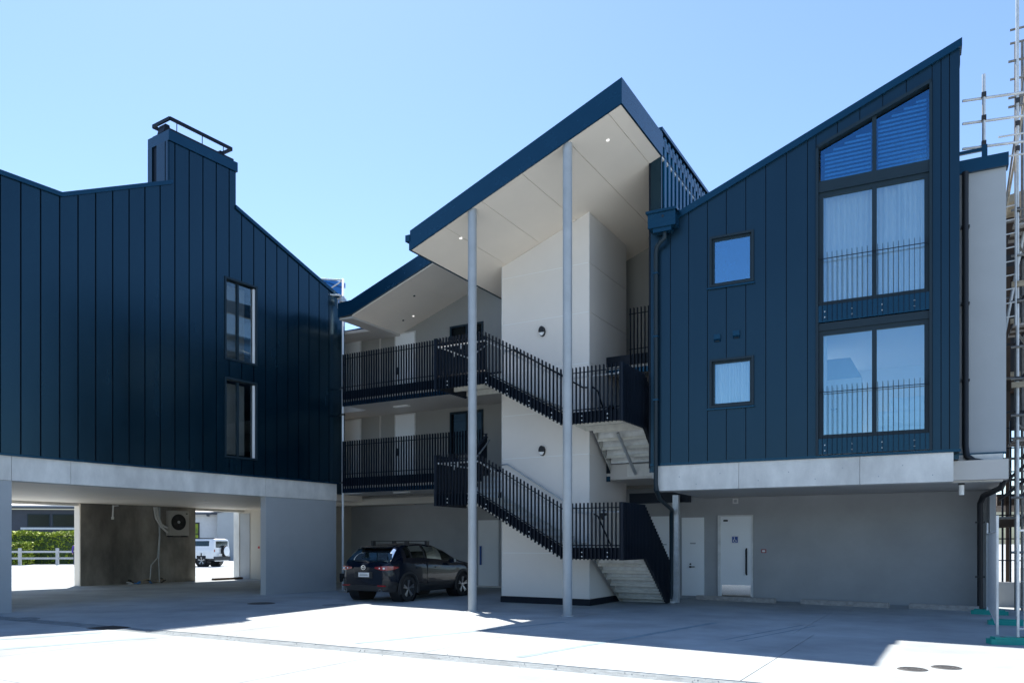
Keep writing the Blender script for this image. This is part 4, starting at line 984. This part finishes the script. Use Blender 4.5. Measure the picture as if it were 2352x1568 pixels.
# --- boxy SUV for the street beyond
def boxy(root, paint, ln=4.7, spare=True):
    hw = .97
    sts = []
    prof_t = [(0, 1.86), (.05, 1.92), (.3, 1.95), (2.3, 1.94), (2.5, 1.88), (3.1, 1.3), (3.3, 1.2), (4.4, 1.14), (4.62, 1.0), (4.7, .8)]
    xs_ = [0, .03, .1, .25] + [.4 + .1 * k for k in range(40)] + [4.45, 4.6, 4.7]
    for x in xs_:
        zt = itp(x, prof_t); zb = min(1.22, zt - .02); W = hw - (.06 if x < .02 else 0) - max(0, x - 4.3) * .5; h = zt - zb; cab = min(1, h / .6)
        sts.append((x, [(0, .35), (W * .85, .35), (W - .04, .42), (W - .01, .55), (W, .75), (W, .95), (W - .01, 1.12), (W - .04, zb), (W - .05 - .03 * cab, zb + h * .25), (W - .06 - .07 * cab, zb + h * .75), (W - .1 - .1 * cab, zb + h * .93), (W * .5, zt), (0, zt)]))
    def gp(i, j, c, s):
        if j in (8,) and .35 < c[0] < 2.6 and not (1.05 < c[0] < 1.15 or 1.7 < c[0] < 1.8): return 'window|%d|%d' % (s, (c[0] > 1.1) + (c[0] > 1.75))
        if j == 9 and .35 < c[0] < 2.6 and False: return 'window'
        if j >= 10 and 2.45 < c[0] < 3.1: return 'windscreen'
        if j <= 2: return 'lower_cladding'
        return 'body'
    def hole(x, y, z): return abs(y) > .6 and any((x - wx) ** 2 + (z - .4) ** 2 < .46 ** 2 for wx in (.95, 3.75))
    loft_car(root, sts, gp, paint, hole)
    for wx in (.95, 3.75):
        for s in (1, -1):
            make_wheel(root, 'wheel', wx, s * .84, .4, .26, s)
            part('wheel_well', MB().lathe([(.0, s * .5), (.47, s * .5), (.47, s * .975)], 20, 'y', (wx, 0, .4)), 'black', root)
    part('rear_window', MB().box(-.012, .0, -.7, .7, 1.3, 1.75), 'glass_dark', root)
    part('bumper', MB().box(-.08, .25, -.93, .93, .42, .68), 'iron', root)
    for s in (1, -1): part('tail_light', MB().box(-.015, .0, s * .85 - .05, s * .85 + .05, 1.0, 1.18), 'tail_red', root)
    if spare:
        sw = MB().lathe([(0, -.24), (.32, -.24), (.39, -.2), (.4, -.02), (.0, -.02)], 30, 'x', (0, -.25, 1.05)); part('spare_wheel', sw, 'rubber', root, smooth=False)
        part('spare_cover', MB().lathe([(0, -.26), (.3, -.255), (.34, -.235)], 30, 'x', (0, -.25, 1.05)), paint, root)
    part('roof_skin', MB().box(.2, 2.3, -.78, .78, 1.935, 1.965), 'black', root)
    part('number_plate', MB().box(-.09, -.08, .1, .5, .75, .87), 'plate', root)
suv = thing('white_suv', 'white boxy four wheel drive with rear spare wheel seen through the carport', 'car', (-20.3, 54.2, 0), R_(167))
boxy(suv, 'suv_paint')
sv2 = thing('silver_van', 'pale vehicle roof showing between the two hedges beyond the carport', 'car', (-41.6, 63.5, 0), R_(12))
boxy(sv2, 'silver_paint', spare=False)

# ================================================================== beyond the carport
def leaves(name, parent, dims, n, m, seed):
    rnd = random.Random(seed); mb = MB(); lx, ly, lz = dims
    for i in range(n):
        # near the surface of a rounded box
        u, v_, w_ = rnd.uniform(-1, 1), rnd.uniform(-1, 1), rnd.uniform(0, 1)
        k = rnd.choice('xyyztttt')
        if k == 'x': u = rnd.choice((-1, 1)) * rnd.uniform(.9, 1.02)
        elif k == 'y': v_ = -rnd.uniform(.8, 1.05)
        elif k == 'z': v_ = rnd.uniform(.8, 1.05)
        else: w_ = rnd.uniform(.86, 1.03) + .03 * math.sin(u * 9)
        c = Vector((u * lx / 2, v_ * ly / 2, w_ * lz)); r = rnd.uniform(.07, .15)
        d = Vector((rnd.uniform(-1, 1), rnd.uniform(-1, 1), rnd.uniform(-.3, 1))).normalized(); e = d.cross(Vector((rnd.uniform(-1, 1), rnd.uniform(-1, 1), rnd.uniform(-1, 1)))).normalized()
        mb.add([c - d * r, c + e * r * .5, c + d * r, c - e * r * .5], [(0, 1, 2, 3)])
    o = part(name, mb, m, parent); return o
def hedge(lab, x, y, rz, dims, n, seed):
    h = thing('hedge', lab, 'hedge', (x, y, 0), rz, 'clipped hedges beyond the carport')
    leaves('foliage', h, dims, n, 'leaf', seed)
    core = MB().box(-dims[0] * .46, dims[0] * .46, -dims[1] * .42, dims[1] * .42, 0, dims[2] * .9); part('inner_twigs', core, 'leaf_dark', h)
hedge('taller bright green clipped hedge behind the white rail fence', -36.0, 61.5, R_(8), (9.5, 1.6, 2.45), 5200, 1)
hedge('lower bright green clipped hedge right behind the white rail fence', -40.0, 58.2, R_(8), (7.0, 1.3, 1.62), 3600, 2)
mat('fence_paint', (.5, .5, .49), .6, 0, .2, 3)
fc = thing('rail_fence', 'white post and rail fence along the road beyond the carport', 'fence', (-39.5, 56.0, 0), R_(8))
for k in range(6):
    part('post', MB().box(k * 2.55 - .09 - 4, k * 2.55 + .09 - 4, -.09, .09, 0, 1.25), 'fence_paint', fc)
for z in (.5, .98): part('rail', MB().box(-4.2, 8.9, -.03, .03, z - .07, z + .07), 'fence_paint', fc)
part('banner', MB().box(-3.9, -1.5, -.05, -.035, .45, 1.1), 'concrete_old', fc)
part('wide_post', MB().box(7.9, 8.6, -.14, .14, 0, 1.3), 'fence_paint', fc)
# dark house
hd_ = thing('dark_house', 'long dark walled house with pale roof behind the hedges', 'house', (-47, 76, 0), R_(8))
part('wall', MB().box(-14, 16, 0, 9, 0, 4.9), 'house_dark', hd_)
rf = MB().prism_xz([(-15, 5.0), (17, 5.0), (17, 5.15), (-15, 5.15)], -.9, -.2); part('eave', rf, 'house_dark', hd_)
part('roof', MB().wedge_y(-15, 17, -.8, 6, 5.16, 8.0, 5.3, 8.2), 'roof_pale', hd_)
for k in range(5): 
    w_ = part('window', MB().box(-.5 + k * 2.3, 1.6 + k * 2.3, -.05, .0, 3.2, 4.5), 'frame', hd_); part('pane', MB().box(-.4 + k * 2.3, 1.5 + k * 2.3, -.07, -.05, 3.3, 4.4), 'glass_dark', w_)
part('brick_panel', MB().box(1, 16, -.04, 0, 0, 2.6), 'house_brown', hd_); part('window_band', MB().box(-1, 15, -.25, -.02, 2.95, 3.15), 'galv', hd_)
for k, x in enumerate((-6.5, -4.2, -2.8)): part('lamp', MB().box(x, x + .9, -.1, .0, 2.5, 2.75), 'lamp_white', hd_)
# white house
wh = thing('white_house', 'white walled house with dark barge boards behind the white four wheel drive', 'house', (-32.5, 74, 0), R_(14))
part('wall', MB().box(-3.4, 7.5, 0, 8, 0, 4.4), 'house_white', wh)
part('roof', MB().wedge_y(-4, 7.6, -.7, 4, 4.5, 7.4, 4.62, 7.6), 'roof_pale', wh)
part('fascia', MB().box(-4, 7.6, -.74, -.6, 4.35, 4.5), 'house_dark', wh)
for k in range(7): part('rafter_end', MB().box(-3.2 + k * 1.6, -3.0 + k * 1.6, -.7, 0, 4.2, 4.38), 'house_dark', wh)
part('gable_wall', MB().prism_xz([(4.2, 0), (7.5, 0), (7.5, 6.0), (4.6, 4.9), (4.2, 4.6)], -.85, -.82), 'grey_paint', wh)
part('barge_board', MB().prism_xz([(3.6, 4.5), (7.6, 6.1), (7.6, 5.5), (6.6, 4.9), (3.7, 4.4)], -1.0, -.86), 'house_dark', wh)
fr = MB(); frame_rect(fr, -1.6, 2.5, 1.0, 3.6, .12, -.06, .02); fr.box(-.2, 0, -.05, 0, 1.1, 3.5); fr.box(1.2, 1.36, -.05, 0, 1.1, 3.5); fr.box(-1.5, 2.4, -.045, 0, 2.45, 2.55)
w_ = part('window', fr, 'black', wh); part('pane', MB().box(-1.5, -.2, -.02, -.01, 1.1, 3.5), 'leaf_dark', w_); part('pane', MB().box(0, 2.4, -.02, -.01, 1.1, 3.5), 'leaf', w_)  # green reflection put into the pane colours with the leaf materials
# person by the fence
def person(root):
    def skin(name, verts, edges, radii, m):
        me = bpy.data.meshes.new(name); me.from_pydata(verts, edges, []); o = link(name, me, m, root)
        md = o.modifiers.new('skin', 'SKIN'); md.use_smooth_shade = True
        for v, r in zip(me.skin_vertices[0].data, radii): v.radius = (r, r) if not isinstance(r, tuple) else r
        me.skin_vertices[0].data[0].use_root = True
        s = o.modifiers.new('sub', 'SUBSURF'); s.levels = 1; s.render_levels = 1; return o
    V = [(0, 0, .95), (0, 0, 1.2), (0, 0, 1.42), (0, -.01, 1.52), (0, -.02, 1.62), (0, -.02, 1.74), (.2, 0, 1.4), (.27, .02, 1.12), (.26, -.08, .88), (.26, -.1, .8), (-.2, 0, 1.4), (-.26, .02, 1.12), (-.26, -.06, .88), (-.26, -.08, .8), (.1, 0, .9), (.12, -.02, .5), (.12, .02, .08), (.12, -.12, .04), (-.1, 0, .9), (-.12, .04, .5), (-.13, .1, .08), (-.13, -.04, .04)]
    E_ = [(0, 1), (1, 2), (2, 3), (3, 4), (4, 5), (2, 6), (6, 7), (7, 8), (8, 9), (2, 10), (10, 11), (11, 12), (12, 13), (0, 14), (14, 15), (15, 16), (16, 17), (0, 18), (18, 19), (19, 20), (20, 21)]
    Rr = [.14, .13, .14, .055, .09, .07, .06, .045, .035, .03, .06, .045, .035, .03, .09, .06, .04, .04, .09, .06, .04, .04]
    skin('body', V, E_, Rr, 'skin')
    skin('jacket', [V[0], V[1], V[2], V[6], V[7], V[8], V[10], V[11], V[12]], [(0, 1), (1, 2), (2, 3), (3, 4), (4, 5), (2, 6), (6, 7), (7, 8)], [.16, .155, .16, .075, .062, .05, .075, .062, .05], 'purple')
    skin('trousers', [V[0], V[14], V[15], V[16], V[18], V[19], V[20]], [(0, 1), (1, 2), (2, 3), (0, 4), (4, 5), (5, 6)], [.15, .1, .075, .06, .1, .075, .06], 'trousers')
    part('hair', MB().lathe([(0, 1.83), (.07, 1.81), (.105, 1.74), (.1, 1.66), (.09, 1.62)], 14, 'z', (0, .01, 0)), 'hair', root, smooth=True)
pr_ = thing('person', 'person in a purple top and dark trousers standing by the fence end', 'person', (-30.9, 55.0, 0), R_(40)); person(pr_)

# ================================================================== scaffold, neighbour and fence at the far right
nb = fthing('unfinished_building', 'brown timber framed building under construction behind the scaffold', 'building', FR, 7.55, 6.2)
for z in (2.9, 5.9, 8.9): part('floor_deck', MB().box(-.2, 6, 0, 5, z - .3, z), 'rust_timber', nb)
for k in range(7):
    for x in (0, ): part('stud', MB().box(x + k * .62, x + k * .62 + .1, 0, .12, .0, 8.6), 'rust_timber', nb)
for z in (3.0, 4.2, 6.0, 7.4): part('nogging', MB().box(0, 4.5, .02, .1, z, z + .12), 'timber_pale', nb)
part('wall', MB().box(.05, 5, .6, .8, 5.2, 10.4), 'house_brown', nb)
part('netting', MB().box(.0, 5, .3, .32, 4.6, 9.3), 'black', nb)
part('roof_edge', MB().wedge(-.3, 5, -.3, 5, 10.4, 11.5, 10.6, 11.7), 'timber_pale', nb)
sc = fthing('scaffold', 'galvanised tube scaffold with timber planks beside the gabled building', 'scaffold', FR, 0, 0)
def tube(a, b, r=.026, m='galv'): part('tube', MB().path([a, b], r * 1.15, 8), 'scaffold_steel' if m == 'galv' else m, sc)
Y1, Y2 = 2.2, 3.6
for x, y, z0, z1 in ((6.75, 1.6, 9.6, 11.75), (7.42, Y1, 0, 13.6), (7.75, Y2, 0, 13.6), (8.6, Y1, 0, 13.0), (9.3, Y2, 0, 13)): tube((x, y, z0), (x, y, z1), .03, 'galv_light' if x < 7.5 else 'galv')
for z in (10.25, 10.8, 11.3): tube((6.35, 1.55, z - .05), (9.6, 2.3, z), .026, 'galv_light')
for z in (10.5, 10.05): tube((7.05, 2.0, z), (9.0, 2.2, z), .018, 'galv_light')
for z in (12.2, 11.4, 11.2): tube((7.25, Y1, z), (9.6, Y1, z + .0), .024)
for z in (8.9, 7.9, 6.9, 5.9, 5.2, 4.4, 3.9, 2.6, 1.4): tube((7.3, Y1 - .04, z), (9.6, Y1 - .04, z), .024)
for z in (8.2, 6.2, 4.2): tube((7.42, Y1, z), (7.75, Y2, z), .024)
for k, z in enumerate((2.2, 3.1, 3.6, 4.7, 5.5, 6.3, 7.4, 8.3, 9.2)): tube((7.2, Y2 + .1, z), (9.6, Y2 + .1, z), .026, 'iron' if k % 2 else 'galv')
for k in range(7): tube((7.5 + .05 * (k % 2), Y1 + .1 + .2 * k, 2.6 + k * .9), (8.3, Y1 + .4, 3.8 + k * .9), .026, 'iron')
for x in (7.55, 7.68): tube((x, Y2 + .3, 0), (x, Y2 + .3, 13.5), .028, 'galv')
for z in (13.0, 12.7, 11.9): tube((7.3, Y1 + .2, z), (9.0, Y1 + .2, z), .022)
tube((7.1, 3.0, 8.0), (7.8, 3.0, 12.8), .022, 'timber_pale'); tube((7.2, 2.5, 9.0), (7.62, 2.5, 12.4), .018)
tube((7.2, 2.8, 6.2), (7.6, 2.8, 8.6), .03, 'galv_light'); tube((7.15, 2.9, 2.9), (8.2, 2.9, 3.9), .03, 'black'); tube((7.15, 3.2, 2.6), (8.2, 3.2, 3.5), .03, 'black')
for z in (3.85, 6.4, 8.6):
    for j in range(5): part('plank', MB().box(7.35, 9.6, Y1 + .1 + j * .23, Y1 + .31 + j * .23, z, z + .045), 'rust_timber' if j % 2 else 'timber', sc)
for z in (7.2, 5.0): part('plank', MB().box(7.3, 8.8, Y1 - .12, Y1 - .07, z, z + .12), 'timber_pale', sc)
for k in range(9): part('ladder_rung', MB().path([(7.12, 1.9, 8.9 - k * .3), (7.36, 1.9, 8.92 - k * .3)], .014, 6), 'galv_light', sc)
part('ladder_rail', MB().path([(7.12, 1.9, 6.3), (7.12, 1.9, 9.6)], .02, 6).path([(7.36, 1.9, 6.3), (7.36, 1.9, 9.6)], .02, 6), 'galv_light', sc)
for x, z in ((7.42, 10.25), (7.42, 10.8), (7.42, 11.3), (6.75, 10.25), (6.75, 10.8), (6.75, 11.3), (7.42, 8.9), (7.42, 6.9), (7.42, 5.2)):
    part('coupler', MB().box(x - .045, x + .045, (1.6 if x < 7 else Y1) - .05, (1.6 if x < 7 else Y1) + .05, z - .05, z + .05), 'iron', sc)
# black bar screen
bs_ = fthing('bar_screen', 'black steel bar screen standing below the scaffold', 'screen', FR, 7.2, 5.2)
for k in range(14): part('bar', MB().box(k * .17, k * .17 + .045, 0, .045, .6, 4.7), 'dark_steel', bs_)
for z in (1.15, 1.7, 2.3, 2.8, 3.4, 4.0, 4.5): part('rail', MB().box(-.1, 2.4, .05, .08, z, z + .03), 'dark_steel', bs_)
part('kerb_wall', MB().box(-.1, 2.6, -.1, .1, 0, .62), 'grey_wall', bs_)
# timber bundle on the screen
for k in range(4):
    o = part('timber_batten', MB().bar((-.9, 0, 0), (1.1, 0, .15 + .05 * k), .1, .08), 'rust_timber'); fone(o, FR, 7.9 + .06 * k, 4.7 + .1 * k, 2.0 + .06 * k, R_(8 * k - 10))
    tag(o, ('lowest', 'second lowest', 'second highest', 'topmost')[k] + ' dark batten of the bundle laid across the black bar screen', 'timber', 'battens across the fence')
# temporary fence panels and green feet
def fence_panel(lab, p, q):
    p = Vector((*p, 0)); q = Vector((*q, 0)); d = (q - p); L = d.length
    t = thing('temporary_fence', lab, 'fence', (p.x, p.y, 0), math.atan2(d.y, d.x), 'temporary site fence panels')
    fr = MB()
    fr.path([(0, 0, .12), (0, 0, 2.05)], .02, 8); fr.path([(L, 0, .12), (L, 0, 2.05)], .02, 8); fr.path([(0, 0, 1.8), (L, 0, 1.8)], .016, 8); fr.path([(0, 0, .25), (L, 0, .25)], .016, 8); part('frame', fr, 'galv_light', t)
    for k in range(int(L / .08)): part('wire', MB().path([(.08 * (k + 1), 0, .25), (.08 * (k + 1), 0, 1.8)], .003, 4), 'galv', t)
    for z in (.6, 1.0, 1.4): part('wire', MB().path([(0, 0, z), (L, 0, z)], .003, 4), 'galv', t)
fence_panel('wire mesh fence panel nearest the sunlit yard edge', (8.0, 12.25), (10.3, 11.6))
fence_panel('wire mesh fence panel running back towards the carport wall', (7.86, 12.55), (10.55, 17.2))
def foot(lab, x, y, rz):
    o = thing('fence_foot', lab, 'fence foot', (x, y, 0), rz, 'green plastic fence feet')
    b = MB(); b.prism_xy([(-.36, -.09), (-.3, -.12), (.3, -.12), (.36, -.09), (.36, .09), (.3, .12), (-.3, .12), (-.36, .09)], 0, .085)
    b.prism_xy([(-.3, -.09), (.3, -.09), (.3, .09), (-.3, .09)], .085, .115); part('block', b, 'green_plastic', o)
    part('socket', MB().lathe([(.045, .117), (.02, .119), (0, .119)], 12, 'z', (-.15, 0, 0)), 'black', o); part('socket', MB().lathe([(.045, .117), (.02, .119), (0, .119)], 12, 'z', (.15, 0, 0)), 'black', o)
foot('green plastic fence foot nearest the sunlit yard edge', 7.95, 12.3, R_(-8)); foot('green plastic fence foot in the shade behind the nearest one', 9.75, 15.2, R_(-25)); foot('green plastic fence foot against the end of the carport wall', 10.75, 17.45, R_(-30))
for lab, fx, fy, m in (('white and red plastic barrier behind the site fence', 7.9, 6.5, 'red'), ):
    b = fthing('barrier', lab, 'barrier', FR, fx, fy); part('upper', MB().box(0, 1.2, 0, .25, .55, .95), 'white', b); part('lower', MB().box(0, 1.2, 0, .3, 0, .55), m, b)
